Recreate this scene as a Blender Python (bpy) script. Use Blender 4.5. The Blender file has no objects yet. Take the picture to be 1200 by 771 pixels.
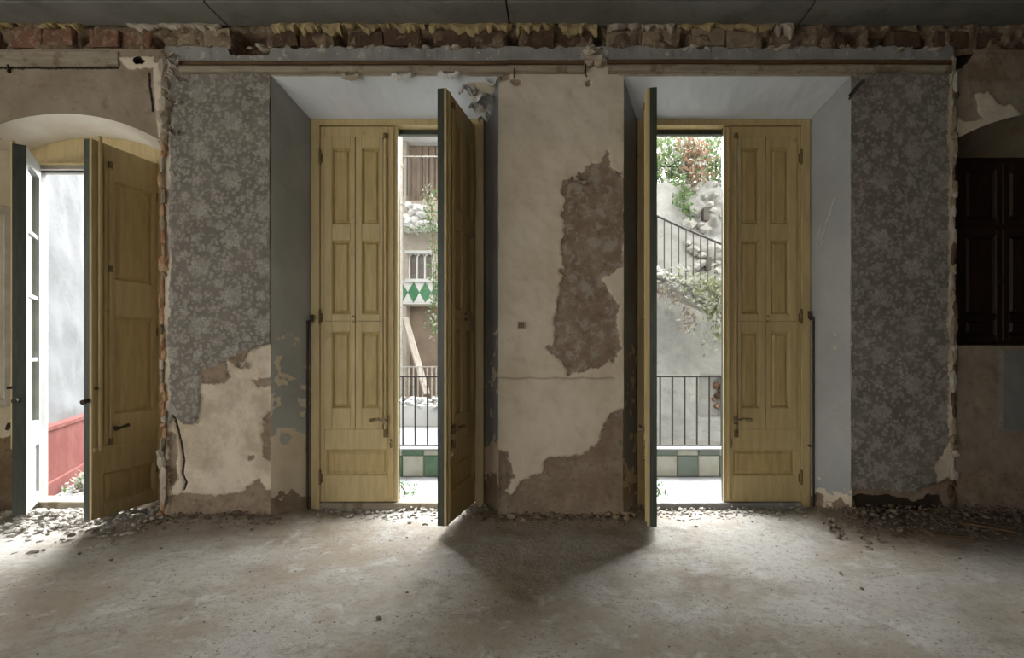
import bpy, bmesh, math, random
import numpy as np
from mathutils import Vector, Matrix

# ------------------------------------------------------------------ scale and camera
U = 0.00553            # metres per photo pixel on the inner wall face (y = 0)
D = 3.43               # camera distance from that face
EYE = 1.10             # camera height
VX, VY = 657.0, 416.0  # where the camera axis meets the photo
S = bpy.context.scene
COL = S.collection

cam_d = bpy.data.cameras.new('camera')
cam = bpy.data.objects.new('camera', cam_d); COL.objects.link(cam)
cam.location = (0, -D, EYE); cam.rotation_euler = (math.pi/2, 0, 0)
cam_d.sensor_width = 36; cam_d.lens = 36*620/1200
cam_d.shift_x = -57/1200; cam_d.shift_y = 30.5/1200
cam_d.clip_start = 0.05; cam_d.clip_end = 200
S.camera = cam

# ------------------------------------------------------------------ world, light, exposure
W = bpy.data.worlds.new('world'); S.world = W; W.use_nodes = True
bg = W.node_tree.nodes['Background']
bg.inputs[0].default_value = (1.0, 0.985, 0.955, 1); bg.inputs[1].default_value = 1.5
S.view_settings.view_transform = 'Standard'; S.view_settings.look = 'None'
S.view_settings.gamma = 1.0; S.view_settings.use_curve_mapping = False
S.view_settings.exposure = 1.55
S.cycles.use_denoising = True
S.cycles.max_bounces = 10; S.cycles.diffuse_bounces = 6

sun_d = bpy.data.lights.new('sun', 'SUN'); sun_d.energy = 11.5; sun_d.angle = math.radians(82)
sun_d.color = (0.90, 0.95, 1.0)
sun = bpy.data.objects.new('sun', sun_d); COL.objects.link(sun)
sun.rotation_euler = Vector((0.0, -0.9, -1.0)).to_track_quat('-Z', 'Y').to_euler()

# ------------------------------------------------------------------ helpers
rng = random.Random(7)
def fx(px): return (px-VX)*U
def fz(py): return EYE + (VY-py)*U
def at(px, py, y):
    s = D/(D+y)
    return Vector(((px-VX)*U/s, y, EYE+(VY-py)*U/s))
KB = 0.27              # depth of the door frames behind the wall face
def bxp(px): return at(px, 0, KB).x
def bzp(py): return at(0, py, KB).z

def srgb(r, g, b):
    f = lambda c: (c/255/12.92) if c/255 <= 0.04045 else ((c/255+0.055)/1.055)**2.4
    return (f(r), f(g), f(b), 1)

def _hash(ix, iy, seed):
    n = (ix.astype(np.int64)*374761393 + iy.astype(np.int64)*668265263 + seed*974634777) & 0xffffffff
    n = ((n ^ (n >> 13))*1274126177) & 0xffffffff
    n = (n ^ (n >> 16)) & 0xffffffff
    return n/4294967295.0
def vnoise(x, y, seed=0):
    x = np.asarray(x, float); y = np.asarray(y, float)
    ix = np.floor(x); iy = np.floor(y); tx = x-ix; ty = y-iy
    tx = tx*tx*(3-2*tx); ty = ty*ty*(3-2*ty)
    a = _hash(ix, iy, seed); b = _hash(ix+1, iy, seed); c = _hash(ix, iy+1, seed); d = _hash(ix+1, iy+1, seed)
    return (a*(1-tx)+b*tx)*(1-ty) + (c*(1-tx)+d*tx)*ty
def fbm(x, y, sc, oct=4, seed=0):
    s = 0; a = 0.5; n = 0
    for i in range(oct):
        s = s + a*vnoise(np.asarray(x)*sc, np.asarray(y)*sc, seed+i*17); n += a; a *= 0.5; sc *= 2.03
    return s/n
def sdf(px, py, poly):
    """signed distance, positive inside; all in photo pixels"""
    P = np.array(poly, float); n = len(P)
    d = np.full(px.shape, 1e9); ins = np.zeros(px.shape, bool)
    for i in range(n):
        a = P[i]; b = P[(i+1) % n]; e = b-a
        wx = px-a[0]; wy = py-a[1]
        t = np.clip((wx*e[0]+wy*e[1])/(e@e+1e-9), 0, 1)
        d = np.minimum(d, np.hypot(wx-e[0]*t, wy-e[1]*t))
        c = ((a[1] > py) != (b[1] > py))
        xi = (b[0]-a[0])*(py-a[1])/((b[1]-a[1]) if b[1] != a[1] else 1e-9)+a[0]
        ins ^= c & (px < xi)
    return np.where(ins, d, -d)
def sdfs(px, py, polys):
    d = np.full(px.shape, -1e9)
    for p in polys: d = np.maximum(d, sdf(px, py, p))
    return d
def pline(px, py, pts):
    d = np.full(px.shape, 1e9)
    for a, b in zip(pts[:-1], pts[1:]):
        a = np.array(a, float); b = np.array(b, float); e = b-a
        t = np.clip(((px-a[0])*e[0]+(py-a[1])*e[1])/(e@e+1e-9), 0, 1)
        d = np.minimum(d, np.hypot(px-a[0]-e[0]*t, py-a[1]-e[1]*t))
    return d
def sstep(x, a, b):
    t = np.clip((x-a)/(b-a), 0, 1); return t*t*(3-2*t)

def tag(o, label, cat, group=None, kind=None):
    o['label'] = label; o['category'] = cat
    if group: o['group'] = group
    if kind: o['kind'] = kind
    return o
def link(name, me, mat, parent=None, smooth=False):
    o = bpy.data.objects.new(name, me); COL.objects.link(o)
    if mat and not me.materials: me.materials.append(mat)
    if parent: o.parent = parent
    if smooth:
        me.polygons.foreach_set('use_smooth', [True]*len(me.polygons))
    return o
def empty(name, loc=(0, 0, 0), rz=0):
    o = bpy.data.objects.new(name, None); COL.objects.link(o); o.location = loc; o.rotation_euler = (0, 0, rz)
    o.empty_display_size = 0.1
    return o

class MB:
    def __init__(s): s.v = []; s.f = []
    def add(s, vs, fs):
        n = len(s.v); s.v += [tuple(v) for v in vs]; s.f += [tuple(i+n for i in f) for f in fs]; return s
    def box(s, x0, x1, y0, y1, z0, z1):
        if x0 > x1: x0, x1 = x1, x0
        if y0 > y1: y0, y1 = y1, y0
        if z0 > z1: z0, z1 = z1, z0
        return s.add([(x0,y0,z0),(x1,y0,z0),(x1,y1,z0),(x0,y1,z0),(x0,y0,z1),(x1,y0,z1),(x1,y1,z1),(x0,y1,z1)],
                     [(0,3,2,1),(4,5,6,7),(0,1,5,4),(1,2,6,5),(2,3,7,6),(3,0,4,7)])
    def cbox(s, x0, x1, y0, y1, z0, z1, c=0.003):
        """box whose front (low y) face is chamfered"""
        if x0 > x1: x0, x1 = x1, x0
        return s.add([(x0,y0+c,z0),(x1,y0+c,z0),(x1,y1,z0),(x0,y1,z0),(x0,y0+c,z1),(x1,y0+c,z1),(x1,y1,z1),(x0,y1,z1),
                      (x0+c,y0,z0+c),(x1-c,y0,z0+c),(x1-c,y0,z1-c),(x0+c,y0,z1-c)],
                     [(0,3,2,1),(4,5,6,7),(1,2,6,5),(2,3,7,6),(3,0,4,7),(8,9,10,11),(0,1,9,8),(1,5,10,9),(5,4,11,10),(4,0,8,11)])
    def tube(s, pts, r, n=8, cap=True):
        pts = [Vector(p) for p in pts]; rs = r if isinstance(r, (list, tuple)) else [r]*len(pts)
        base = len(s.v); up = None
        for i, p in enumerate(pts):
            t = (pts[min(i+1, len(pts)-1)]-pts[max(i-1, 0)]).normalized()
            if up is None: up = t.orthogonal().normalized()
            up = (up - t*up.dot(t)).normalized(); w = t.cross(up)
            for k in range(n):
                a = 2*math.pi*k/n
                s.v.append(tuple(p+(up*math.cos(a)+w*math.sin(a))*rs[i]))
        for i in range(len(pts)-1):
            for k in range(n):
                a = base+i*n+k; b = base+i*n+(k+1) % n
                s.f.append((a, b, b+n, a+n))
        if cap:
            s.f.append(tuple(base+k for k in reversed(range(n))))
            s.f.append(tuple(base+(len(pts)-1)*n+k for k in range(n)))
        return s
    def raised(s, x0, x1, z0, z1, yb, ym, yf, m, c):
        """moulded raised panel: back plate at yb, moulding rises from rim ym, field at yf"""
        if x0 > x1: x0, x1 = x1, x0
        rings = [(0, ym), (m*0.45, ym+0.3*(yb-ym)), (m, yb), (m+c*0.25, yb), (m+c, yf)]
        vs = []
        for o, y in rings: vs += [(x0+o,y,z0+o),(x1-o,y,z0+o),(x1-o,y,z1-o),(x0+o,y,z1-o)]
        fs = []
        for i in range(len(rings)-1):
            for k in range(4):
                a = i*4+k; b = i*4+(k+1) % 4; fs.append((a, b, b+4, a+4))
        l = (len(rings)-1)*4; fs.append((l, l+1, l+2, l+3))
        b = len(vs); vs += [(x0,yb+0.006,z0),(x1,yb+0.006,z0),(x1,yb+0.006,z1),(x0,yb+0.006,z1)]
        fs += [(b+3,b+2,b+1,b)] + [(k, b+k, b+(k+1) % 4, (k+1) % 4) for k in range(4)]
        return s.add(vs, fs)
    def stone(s, c, r, seed, flat=0.7):
        R = random.Random(seed); t = (1+5**.5)/2
        ico = [(-1,t,0),(1,t,0),(-1,-t,0),(1,-t,0),(0,-1,t),(0,1,t),(0,-1,-t),(0,1,-t),(t,0,-1),(t,0,1),(-t,0,-1),(-t,0,1)]
        fs = [(0,11,5),(0,5,1),(0,1,7),(0,7,10),(0,10,11),(1,5,9),(5,11,4),(11,10,2),(10,7,6),(7,1,8),(3,9,4),(3,4,2),(3,2,6),(3,6,8),(3,8,9),(4,9,5),(2,4,11),(6,2,10),(8,6,7),(9,8,1)]
        a = R.uniform(0, 6.28); ca, sa = math.cos(a), math.sin(a); sx = R.uniform(.8, 1.35); sy = R.uniform(.6, 1.0)
        vs = []
        for v in ico:
            q = Vector(v).normalized()*r*R.uniform(.72, 1.12)
            x, y, z = q.x*sx, q.y*sy, q.z*flat
            vs.append((c[0]+x*ca-y*sa, c[1]+x*sa+y*ca, c[2]+z))
        return s.add(vs, fs)
    def mesh(s, name):
        me = bpy.data.meshes.new(name); me.from_pydata(s.v, [], s.f); me.update(); return me
    def build(s, name, mat, parent=None, smooth=False):
        return link(name, s.mesh(name), mat, parent, smooth)

def relief(name, P, N, h, attrs, mat, parent=None, flip=False):
    """grid of points P (rows, cols, 3) pushed along N by h; float attributes per vertex"""
    nv, nu, _ = P.shape
    V = (P + np.asarray(N)*h[..., None]).reshape(-1, 3)
    i = np.arange(nv*nu).reshape(nv, nu)
    q = np.stack([i[:-1, :-1], i[:-1, 1:], i[1:, 1:], i[1:, :-1]], -1).reshape(-1, 4)
    if flip: q = q[:, ::-1]
    me = bpy.data.meshes.new(name)
    me.vertices.add(len(V)); me.vertices.foreach_set('co', V.astype(np.float32).ravel())
    me.loops.add(q.size); me.loops.foreach_set('vertex_index', q.ravel().astype(np.int32))
    me.polygons.add(len(q)); me.polygons.foreach_set('loop_start', np.arange(0, q.size, 4, dtype=np.int32))
    me.update(calc_edges=True); me.validate()
    for k, a in attrs.items():
        at_ = me.attributes.new(k, 'FLOAT', 'POINT'); at_.data.foreach_set('value', a.astype(np.float32).ravel())
    me.polygons.foreach_set('use_smooth', np.ones(len(me.polygons), bool))
    return link(name, me, mat, parent)
def bil(p00, p10, p11, p01, nu, nv):
    a, b, c, d = [np.array(p, float) for p in (p00, p10, p11, p01)]
    u = np.linspace(0, 1, nu)[None, :, None]; v = np.linspace(0, 1, nv)[:, None, None]
    return (a*(1-u)+b*u)*(1-v) + (d*(1-u)+c*u)*v

# ------------------------------------------------------------------ materials
class NB:
    def __init__(s, name, rough=0.8, spec=0.3):
        s.m = bpy.data.materials.new(name); s.m.use_nodes = True; s.nt = s.m.node_tree
        s.b = s.nt.nodes['Principled BSDF']; s.b.inputs['Roughness'].default_value = rough
        s.b.inputs['Specular IOR Level'].default_value = spec
        s.tc = s.nt.nodes.new('ShaderNodeTexCoord').outputs['Object']
    def n(s, t, **k):
        x = s.nt.nodes.new(t)
        for a, b in k.items(): setattr(x, a, b)
        return x
    def L(s, a, b): s.nt.links.new(a, b)
    def setin(s, sock, v):
        if hasattr(v, 'is_output') or isinstance(v, bpy.types.NodeSocket): s.L(v, sock)
        elif isinstance(v, (tuple, list)) and len(v) == 3 and sock.type == 'RGBA': sock.default_value = (*v, 1)
        else: sock.default_value = v
    def math(s, op, a, b=0.0, c=None, clamp=False):
        x = s.n('ShaderNodeMath', operation=op, use_clamp=clamp); s.setin(x.inputs[0], a); s.setin(x.inputs[1], b)
        if c is not None: s.setin(x.inputs[2], c)
        return x.outputs[0]
    def mix(s, f, a, b, blend='MIX'):
        x = s.n('ShaderNodeMix', data_type='RGBA', blend_type=blend)
        s.setin(x.inputs[0], f); s.setin(x.inputs[6], a); s.setin(x.inputs[7], b); return x.outputs[2]
    def noise(s, sc, det=4, rough=0.55, vec=None, dist=0.0, out=0):
        x = s.n('ShaderNodeTexNoise'); x.inputs['Scale'].default_value = sc; x.inputs['Detail'].default_value = det
        x.inputs['Roughness'].default_value = rough; x.inputs['Distortion'].default_value = dist
        s.L(vec or s.tc, x.inputs['Vector']); return x.outputs[out]
    def voro(s, sc, feat='F1', vec=None, out='Distance'):
        x = s.n('ShaderNodeTexVoronoi', feature=feat); x.inputs['Scale'].default_value = sc
        s.L(vec or s.tc, x.inputs['Vector']); return x.outputs[out]
    def smap(s, v, a, b, lo=0.0, hi=1.0):
        x = s.n('ShaderNodeMapRange', interpolation_type='SMOOTHSTEP'); s.setin(x.inputs[0], v)
        x.inputs[1].default_value = a; x.inputs[2].default_value = b; x.inputs[3].default_value = lo; x.inputs[4].default_value = hi
        return x.outputs[0]
    def scaled(s, v3):
        x = s.n('ShaderNodeMapping'); x.inputs['Scale'].default_value = v3; s.L(s.tc, x.inputs['Vector']); return x.outputs[0]
    def attr(s, name):
        x = s.n('ShaderNodeAttribute', attribute_name=name); return x.outputs['Fac']
    def bump(s, h, strength=0.4, dist=0.01):
        x = s.n('ShaderNodeBump'); x.inputs['Strength'].default_value = strength; x.inputs['Distance'].default_value = dist
        s.L(h, x.inputs['Height']); s.L(x.outputs[0], s.b.inputs['Normal']); return s
    def col(s, c): s.setin(s.b.inputs['Base Color'], c); return s
    def tone(s, c1, c2, sc=6, lo=0.35, hi=0.65, det=5, vec=None, rough=0.6):
        return s.mix(s.smap(s.noise(sc, det, rough, vec), lo, hi), c1, c2)
    def mask(s, name, sc=40, amp=6.0, soft=1.2):
        """crisp ragged edge from a signed-distance attribute (photo pixels)"""
        nn = s.math('SUBTRACT', s.noise(sc, 4, 0.6), 0.5)
        v = s.math('MULTIPLY_ADD', nn, amp, s.attr(name))
        return s.smap(v, -soft/2, soft/2)

CREAM = (0.62, 0.545, 0.425); CREAM2 = (0.50, 0.415, 0.295)
BROWN = (0.215, 0.155, 0.105); BROWN2 = (0.12, 0.085, 0.06)
YELL = (0.53, 0.41, 0.205)

def wallpaper(b):
    """floral print: half-drop lattice of large blooms, small blooms and leaves"""
    d = b.n('ShaderNodeVectorMath', operation='ADD'); b.L(b.tc, d.inputs[0])
    nz = b.n('ShaderNodeVectorMath', operation='SCALE'); b.L(b.noise(26, 3, .6, out=1), nz.inputs[0]); nz.inputs['Scale'].default_value = 0.05
    b.L(nz.outputs[0], d.inputs[1])
    sep = b.n('ShaderNodeSeparateXYZ'); b.L(d.outputs[0], sep.inputs[0])
    X, Z = sep.outputs[0], sep.outputs[2]
    petal = b.smap(b.voro(46, 'DISTANCE_TO_EDGE', vec=d.outputs[0]), .02, .20, .40, 1.0)
    def bloom(ox, oz, R, pet, ph):
        px, pz = 0.42, 0.376
        cx = b.math('MULTIPLY', b.math('SUBTRACT', b.math('FRACT', b.math('MULTIPLY_ADD', X, 1/px, ox)), .5), px)
        cz = b.math('MULTIPLY', b.math('SUBTRACT', b.math('FRACT', b.math('MULTIPLY_ADD', Z, 1/pz, oz)), .5), pz)
        r = b.math('SQRT', b.math('ADD', b.math('MULTIPLY', cx, cx), b.math('MULTIPLY', cz, cz)))
        th = b.math('ARCTAN2', cz, cx)
        pe = b.math('MULTIPLY_ADD', b.math('SINE', b.math('MULTIPLY_ADD', th, pet, ph)), 0.17, 0.9)
        e = b.math('SUBTRACT', b.math('MULTIPLY', pe, R), r)
        return b.smap(e, -0.008, 0.010)
    f = bloom(0, 0, .066, 6, 0)
    for a in ((.5, .5, .066, 6, 1.), (.04, .50, .034, 5, 2.), (.54, .0, .034, 5, 0), (.29, .20, .026, 4, 1.), (.79, .70, .026, 4, 2.), (.72, .27, .03, 5, 3.), (.22, .77, .03, 5, 1.)):
        f = b.math('MAXIMUM', f, bloom(*a))
    f = b.math('MULTIPLY', f, petal)
    lv = b.smap(b.voro(36, vec=d.outputs[0]), .55, .36)
    lm = b.smap(b.noise(19, 3, .6), .30, .46)
    leaf = b.math('MULTIPLY', b.math('MULTIPLY', lv, lm), .66)
    f = b.math('MAXIMUM', f, leaf)
    bgc = b.tone((0.160, 0.142, 0.119), (0.196, 0.174, 0.147), 3)
    flc = b.tone((0.29, 0.272, 0.238), (0.375, 0.352, 0.308), 14)
    c = b.mix(f, bgc, flc)
    st = b.smap(b.noise(1.3, 5, .65), .52, .8)
    c = b.mix(b.math('MULTIPLY', st, .45), c, (0.20, 0.145, 0.115))
    sp = b.smap(b.noise(70, 3, .7), .68, .75)
    return b.mix(b.math('MULTIPLY', sp, .4), c, (0.10, 0.085, 0.07))

def creampaint(b):
    c = b.tone(CREAM, CREAM2, 2.2, .40, .75)
    c = b.mix(b.math('MULTIPLY', b.smap(b.noise(9, 6, .65), .5, .75), .45), c, (0.42, 0.34, 0.25))
    c = b.mix(b.math('MULTIPLY', b.smap(b.noise(45, 4, .7), .62, .72), .35), c, (0.30, 0.24, 0.17))
    return c
def brownrender(b):
    c = b.tone(BROWN, (0.30, 0.235, 0.17), 7, .35, .7)
    c = b.mix(b.math('MULTIPLY', b.smap(b.noise(30, 5, .7), .5, .68), .6), c, BROWN2)
    return b.mix(b.math('MULTIPLY', b.smap(b.noise(22, 5, .7), .6, .72), .5), c, (0.40, 0.34, 0.27))
def greypaint(b, c1=(0.30, 0.315, 0.318), c2=(0.36, 0.375, 0.375)):
    c = b.tone(c1, c2, 2.0)
    sp = b.smap(b.noise(24, 4, .65), .73, .76)
    return b.mix(b.math('MULTIPLY', sp, .7), c, (0.56, 0.53, 0.47))

M = {}
def mat_pier_paper(name, low=True):
    b = NB(name, .85, .2)
    c = wallpaper(b)
    cp = b.mix(b.math('MULTIPLY', b.smap(b.noise(4.5, 6, .7), .38, .62), .65), creampaint(b), (0.37, 0.305, 0.22))
    c = b.mix(b.mask('cream', 45, 7, 1.5), c, cp)
    c = b.mix(b.mask('brown', 40, 9, 2.0), c, brownrender(b))
    c = b.mix(b.mask('crack', 60, 2.0, 1.0), c, (0.035, 0.025, 0.018))
    b.col(c); b.bump(b.noise(60, 5, .7), .35, .004); return b.m
M['pierpaper'] = mat_pier_paper('floral_wallpaper')
b = NB('cream_pier', .7, .3)
c = creampaint(b)
c = b.mix(b.math('MULTIPLY', b.smap(b.attr('upper'), -6, 6), .22), c, (0.50, 0.48, 0.45))
c2 = b.mix(b.math('MULTIPLY', b.smap(b.noise(14, 6, .72, dist=.5), .50, .60), .6), brownrender(b), (0.38, 0.345, 0.30))
c = b.mix(b.mask('paper', 38, 9, 1.6), c, c2)
c = b.mix(b.mask('brown', 34, 11, 1.8), c, brownrender(b))
c = b.mix(b.math('MULTIPLY', b.mask('crack', 60, 1.2, 1.0), .55), c, (0.24, 0.19, 0.14))
b.col(c); b.bump(b.noise(50, 6, .7), .3, .004); M['pierc'] = b.m

b = NB('old_wall', .88, .15)
c = b.tone((0.235, 0.185, 0.13), (0.31, 0.26, 0.195), 3.5, .3, .7)
c = b.mix(b.math('MULTIPLY', b.smap(b.noise(11, 5, .65), .5, .7), .6), c, (0.19, 0.125, 0.08))
c = b.mix(b.mask('cream', 30, 8, 2), c, creampaint(b))
c = b.mix(b.mask('grey', 30, 2, 1.5), c, (0.21, 0.20, 0.18))
c = b.mix(b.mask('brown', 30, 10, 3), c, brownrender(b))
c = b.mix(b.mask('crack', 60, 3, 1), c, (0.02, 0.015, 0.012))
b.col(c); b.bump(b.noise(45, 6, .7), .4, .005); M['oldwall'] = b.m

def mat_grey(name, c1, c2, rough):
    b = NB(name, rough, .5)
    c = greypaint(b, c1, c2)
    c = b.mix(b.mask('cream', 40, 8, 1.5), c, creampaint(b))
    c = b.mix(b.mask('brown', 40, 8, 2), c, brownrender(b))
    b.col(c); b.bump(b.noise(30, 4, .6), .12, .004); return b.m
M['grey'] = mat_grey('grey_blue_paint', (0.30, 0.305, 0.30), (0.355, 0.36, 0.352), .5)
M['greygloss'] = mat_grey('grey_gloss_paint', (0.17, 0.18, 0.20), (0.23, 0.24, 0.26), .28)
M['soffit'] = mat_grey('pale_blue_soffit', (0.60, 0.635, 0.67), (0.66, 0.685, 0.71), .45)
b = NB('white_arch', .7, .3); c = b.tone((0.80, 0.76, 0.68), (0.72, 0.66, 0.55), 3)
c = b.mix(b.mask('brown', 30, 8, 2), c, brownrender(b)); b.col(c); b.bump(b.noise(20, 4), .15, .004); M['whitearch'] = b.m
b = NB('frieze_mortar', .95, .1)
c = b.tone((0.24, 0.18, 0.12), (0.16, 0.11, 0.075), 9)
c = b.mix(b.math('MULTIPLY', b.smap(b.noise(26, 5, .7), .52, .66), .7), c, (0.40, 0.33, 0.24))
b.col(c); b.bump(b.noise(60, 6, .75), .9, .012); M['mortar'] = b.m
b = NB('yellow_plaster', .92, .1); b.col(b.tone((0.42, 0.33, 0.17), (0.32, 0.25, 0.14), 14)); b.bump(b.noise(70, 5, .7), .7, .008); M['yplaster'] = b.m
b = NB('pale_plaster', .92, .1); b.col(b.tone((0.46, 0.41, 0.34), (0.36, 0.30, 0.23), 12)); b.bump(b.noise(70, 5, .7), .6, .006); M['pplaster'] = b.m
b = NB('grey_band_paint', .8, .2); c = b.tone((0.215, 0.205, 0.20), (0.28, 0.27, 0.26), 5)
c = b.mix(b.smap(b.noise(16, 5, .65), .58, .64), c, (0.42, 0.38, 0.32)); b.col(c); b.bump(b.noise(50, 5), .4, .004); M['band'] = b.m
def simple(name, c1, c2, sc=8, rough=.8, spec=.2, bs=.3, bsc=50, bd=.004, vec=None, dirt=None, metal=0):
    b = NB(name, rough, spec)
    c = b.tone(c1, c2, sc, vec=b.scaled(vec) if vec else None)
    if dirt: c = b.mix(b.math('MULTIPLY', b.smap(b.noise(dirt[1], 6, .7), dirt[2], dirt[2]+.14), dirt[3]), c, dirt[0])
    b.col(c); b.b.inputs['Metallic'].default_value = metal
    if bs: b.bump(b.noise(bsc, 5, .65, b.scaled(vec) if vec else None), bs, bd)
    return b.m
M['brickred'] = simple('brick_red', (0.20, 0.105, 0.068), (0.155, 0.085, 0.058), 12, .95, .1, .8, 60, .008, dirt=((0.33, 0.25, 0.17), 18, .5, .7))
M['brickdark'] = simple('brick_dark', (0.085, 0.055, 0.038), (0.125, 0.083, 0.055), 12, .95, .1, .9, 60, .01, dirt=((0.26, 0.19, 0.13), 20, .56, .6))
M['brickpale'] = simple('brick_pale', (0.29, 0.23, 0.16), (0.22, 0.165, 0.115), 12, .95, .1, .8, 60, .008, dirt=((0.40, 0.33, 0.24), 16, .5, .6))
M['brickedge'] = simple('brick_edge', (0.34, 0.17, 0.09), (0.42, 0.30, 0.19), 18, .95, .1, .8, 60, .008)
M['yellow'] = simple('ochre_door_paint', YELL, (0.45, 0.345, 0.165), 5, .5, .4, .25, 30, .002, vec=(6, 6, 0.8), dirt=((0.16, 0.11, 0.05), 7, .60, .5))
M['yellowfield'] = simple('ochre_panel_paint', (0.48, 0.36, 0.16), (0.40, 0.295, 0.125), 6, .5, .4, .25, 30, .002, vec=(6, 6, 0.7), dirt=((0.15, 0.10, 0.045), 6, .62, .45))
M['green'] = simple('dark_green_paint', (0.026, 0.034, 0.022), (0.045, 0.055, 0.038), 10, .4, .5, .2, 30, .002, vec=(5, 5, .7), dirt=((0.12, 0.12, 0.09), 30, .7, .6))
M['palepaint'] = simple('pale_grey_paint', (0.42, 0.43, 0.41), (0.35, 0.36, 0.335), 6, .5, .4, .2, 30, .002, dirt=((0.2, 0.17, 0.12), 20, .66, .5))
M['walnut'] = simple('dark_walnut', (0.020, 0.0085, 0.005), (0.036, 0.015, 0.008), 5, .55, .4, .2, 30, .002, vec=(8, 8, .8))
M['railwood'] = simple('rail_wood', (0.32, 0.275, 0.205), (0.24, 0.20, 0.145), 6, .7, .3, .4, 40, .003, vec=(.8, 6, 6), dirt=((0.12, 0.08, 0.045), 10, .50, .7))
M['railbrown'] = simple('rail_brown', (0.085, 0.048, 0.024), (0.135, 0.08, 0.035), 6, .6, .3, .4, 40, .003, vec=(.8, 6, 6), dirt=((0.42, 0.36, 0.27), 20, .68, .8))
M['iron'] = simple('dark_iron', (0.035, 0.028, 0.02), (0.075, 0.05, 0.03), 40, .6, .4, .3, 90, .002, metal=.3)
M['brass'] = simple('worn_brass', (0.36, 0.29, 0.16), (0.13, 0.09, 0.05), 60, .45, .5, .2, 90, .001, metal=.5)
M['hinge'] = simple('painted_hinge', (0.20, 0.14, 0.06), (0.12, 0.085, 0.04), 40, .6, .3, .3, 90, .002)
M['socket'] = simple('socket_brown', (0.10, 0.06, 0.035), (0.2, 0.13, 0.08), 40, .6)
M['ceil'] = simple('ceiling_board', (0.19, 0.185, 0.17), (0.235, 0.228, 0.21), 3, .8, .2, .15, 40, .003, dirt=((0.13, 0.115, 0.095), 4, .5, .5))
M['batten'] = simple('ceiling_batten', (0.07, 0.065, 0.055), (0.10, 0.09, 0.075), 8)
M['room'] = simple('room_plaster', (0.36, 0.30, 0.225), (0.28, 0.23, 0.165), 2)
M['blockplain'] = simple('light_block_plaster', (0.22, 0.175, 0.125), (0.16, 0.125, 0.09), 3)  # dark plaster for the added light-blocking partition, so it bounces little light
M['core'] = simple('masonry_core', (0.62, 0.61, 0.57), (0.52, 0.50, 0.46), 3, .9, .1, .5, 20, .01)
M['dust'] = simple('rubble_dust', (0.27, 0.24, 0.20), (0.40, 0.37, 0.33), 20, .95, .1, .6, 80, .005, dirt=((0.2, 0.15, 0.10), 30, .58, .6))
M['rubbledark'] = simple('rubble_dark', (0.13, 0.10, 0.075), (0.22, 0.175, 0.13), 18, .95, .1, .6, 80, .005)
M['chunk'] = simple('plaster_chunk', (0.40, 0.37, 0.33), (0.30, 0.26, 0.21), 25, .95, .1, .5, 80, .004, dirt=((0.25, 0.17, 0.11), 30, .6, .6))
M['flake'] = simple('paint_flake', (0.60, 0.60, 0.585), (0.50, 0.49, 0.46), 9, .7, .3, .2)
b = NB('glass', .03, .5); b.col((0.85, 0.9, 0.88)); b.b.inputs['Transmission Weight'].default_value = 1.0; b.b.inputs['IOR'].default_value = 1.45; M['glass'] = b.m

b = NB('dusty_floor', .85, .25)
c = b.tone((0.335, 0.28, 0.21), (0.46, 0.43, 0.38), 1.1, .36, .60, 6)
rot = b.n('ShaderNodeMapping'); rot.inputs['Rotation'].default_value = (0, 0, .9); rot.inputs['Scale'].default_value = (1, 1.7, 1); b.L(b.tc, rot.inputs['Vector'])
c = b.mix(b.math('MULTIPLY', b.smap(b.noise(1.7, 7, .7, rot.outputs[0], .5), .50, .68), .6), c, (0.225, 0.18, 0.13))
c = b.mix(b.math('MULTIPLY', b.smap(b.noise(5.5, 7, .72, dist=.5), .52, .68), .6), c, (0.57, 0.555, 0.525))
c = b.mix(b.math('MULTIPLY', b.smap(b.noise(24, 7, .8), .50, .62), .5), c, (0.24, 0.20, 0.15))
sp = b.math('MULTIPLY', b.smap(b.noise(55, 4, .75), .57, .66), b.smap(b.noise(2.2, 3), .38, .58))
c = b.mix(b.math('MULTIPLY', sp, .8), c, (0.125, 0.10, 0.08))
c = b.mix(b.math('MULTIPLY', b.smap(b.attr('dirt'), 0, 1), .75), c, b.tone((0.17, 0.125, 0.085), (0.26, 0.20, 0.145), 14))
b.col(c)
hh = b.math('MULTIPLY_ADD', b.noise(28, 6, .72), 1.0, b.math('MULTIPLY', b.noise(120, 3, .7), .35))
b.bump(hh, .8, .016); M['floor'] = b.m

# ------------------------------------------------------------------ room shell
CZ = fz(28)                                   # ceiling height
XL, XR, YB = -6.4, 5.0, -6.6
def grid_xy(x0, x1, y0, y1, res, z=0.0):
    nu = int((x1-x0)/res)+1; nv = int((y1-y0)/res)+1
    return bil((x0,y0,z), (x1,y0,z), (x1,y1,z), (x0,y1,z), nu, nv)
P = grid_xy(XL, XR, YB, 0.42, 0.03)
x, y = P[..., 0], P[..., 1]
h = (fbm(x, y, 1.2, 3, 3)-.5)*.03 + (fbm(x, y, 9, 4, 9)-.5)*.018
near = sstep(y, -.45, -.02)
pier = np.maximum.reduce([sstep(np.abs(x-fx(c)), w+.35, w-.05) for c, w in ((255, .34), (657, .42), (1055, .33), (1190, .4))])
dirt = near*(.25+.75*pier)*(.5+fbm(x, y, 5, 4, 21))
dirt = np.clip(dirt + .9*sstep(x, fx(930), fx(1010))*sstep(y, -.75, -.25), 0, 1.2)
h = h + near*.02 + .05*pier*sstep(y, -.2, .05)
h = h*(1-sstep(y, .2, .4)) 
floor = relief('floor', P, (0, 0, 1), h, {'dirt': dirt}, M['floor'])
tag(floor, 'dusty pale concrete floor of the empty room', 'floor', kind='structure')
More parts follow.
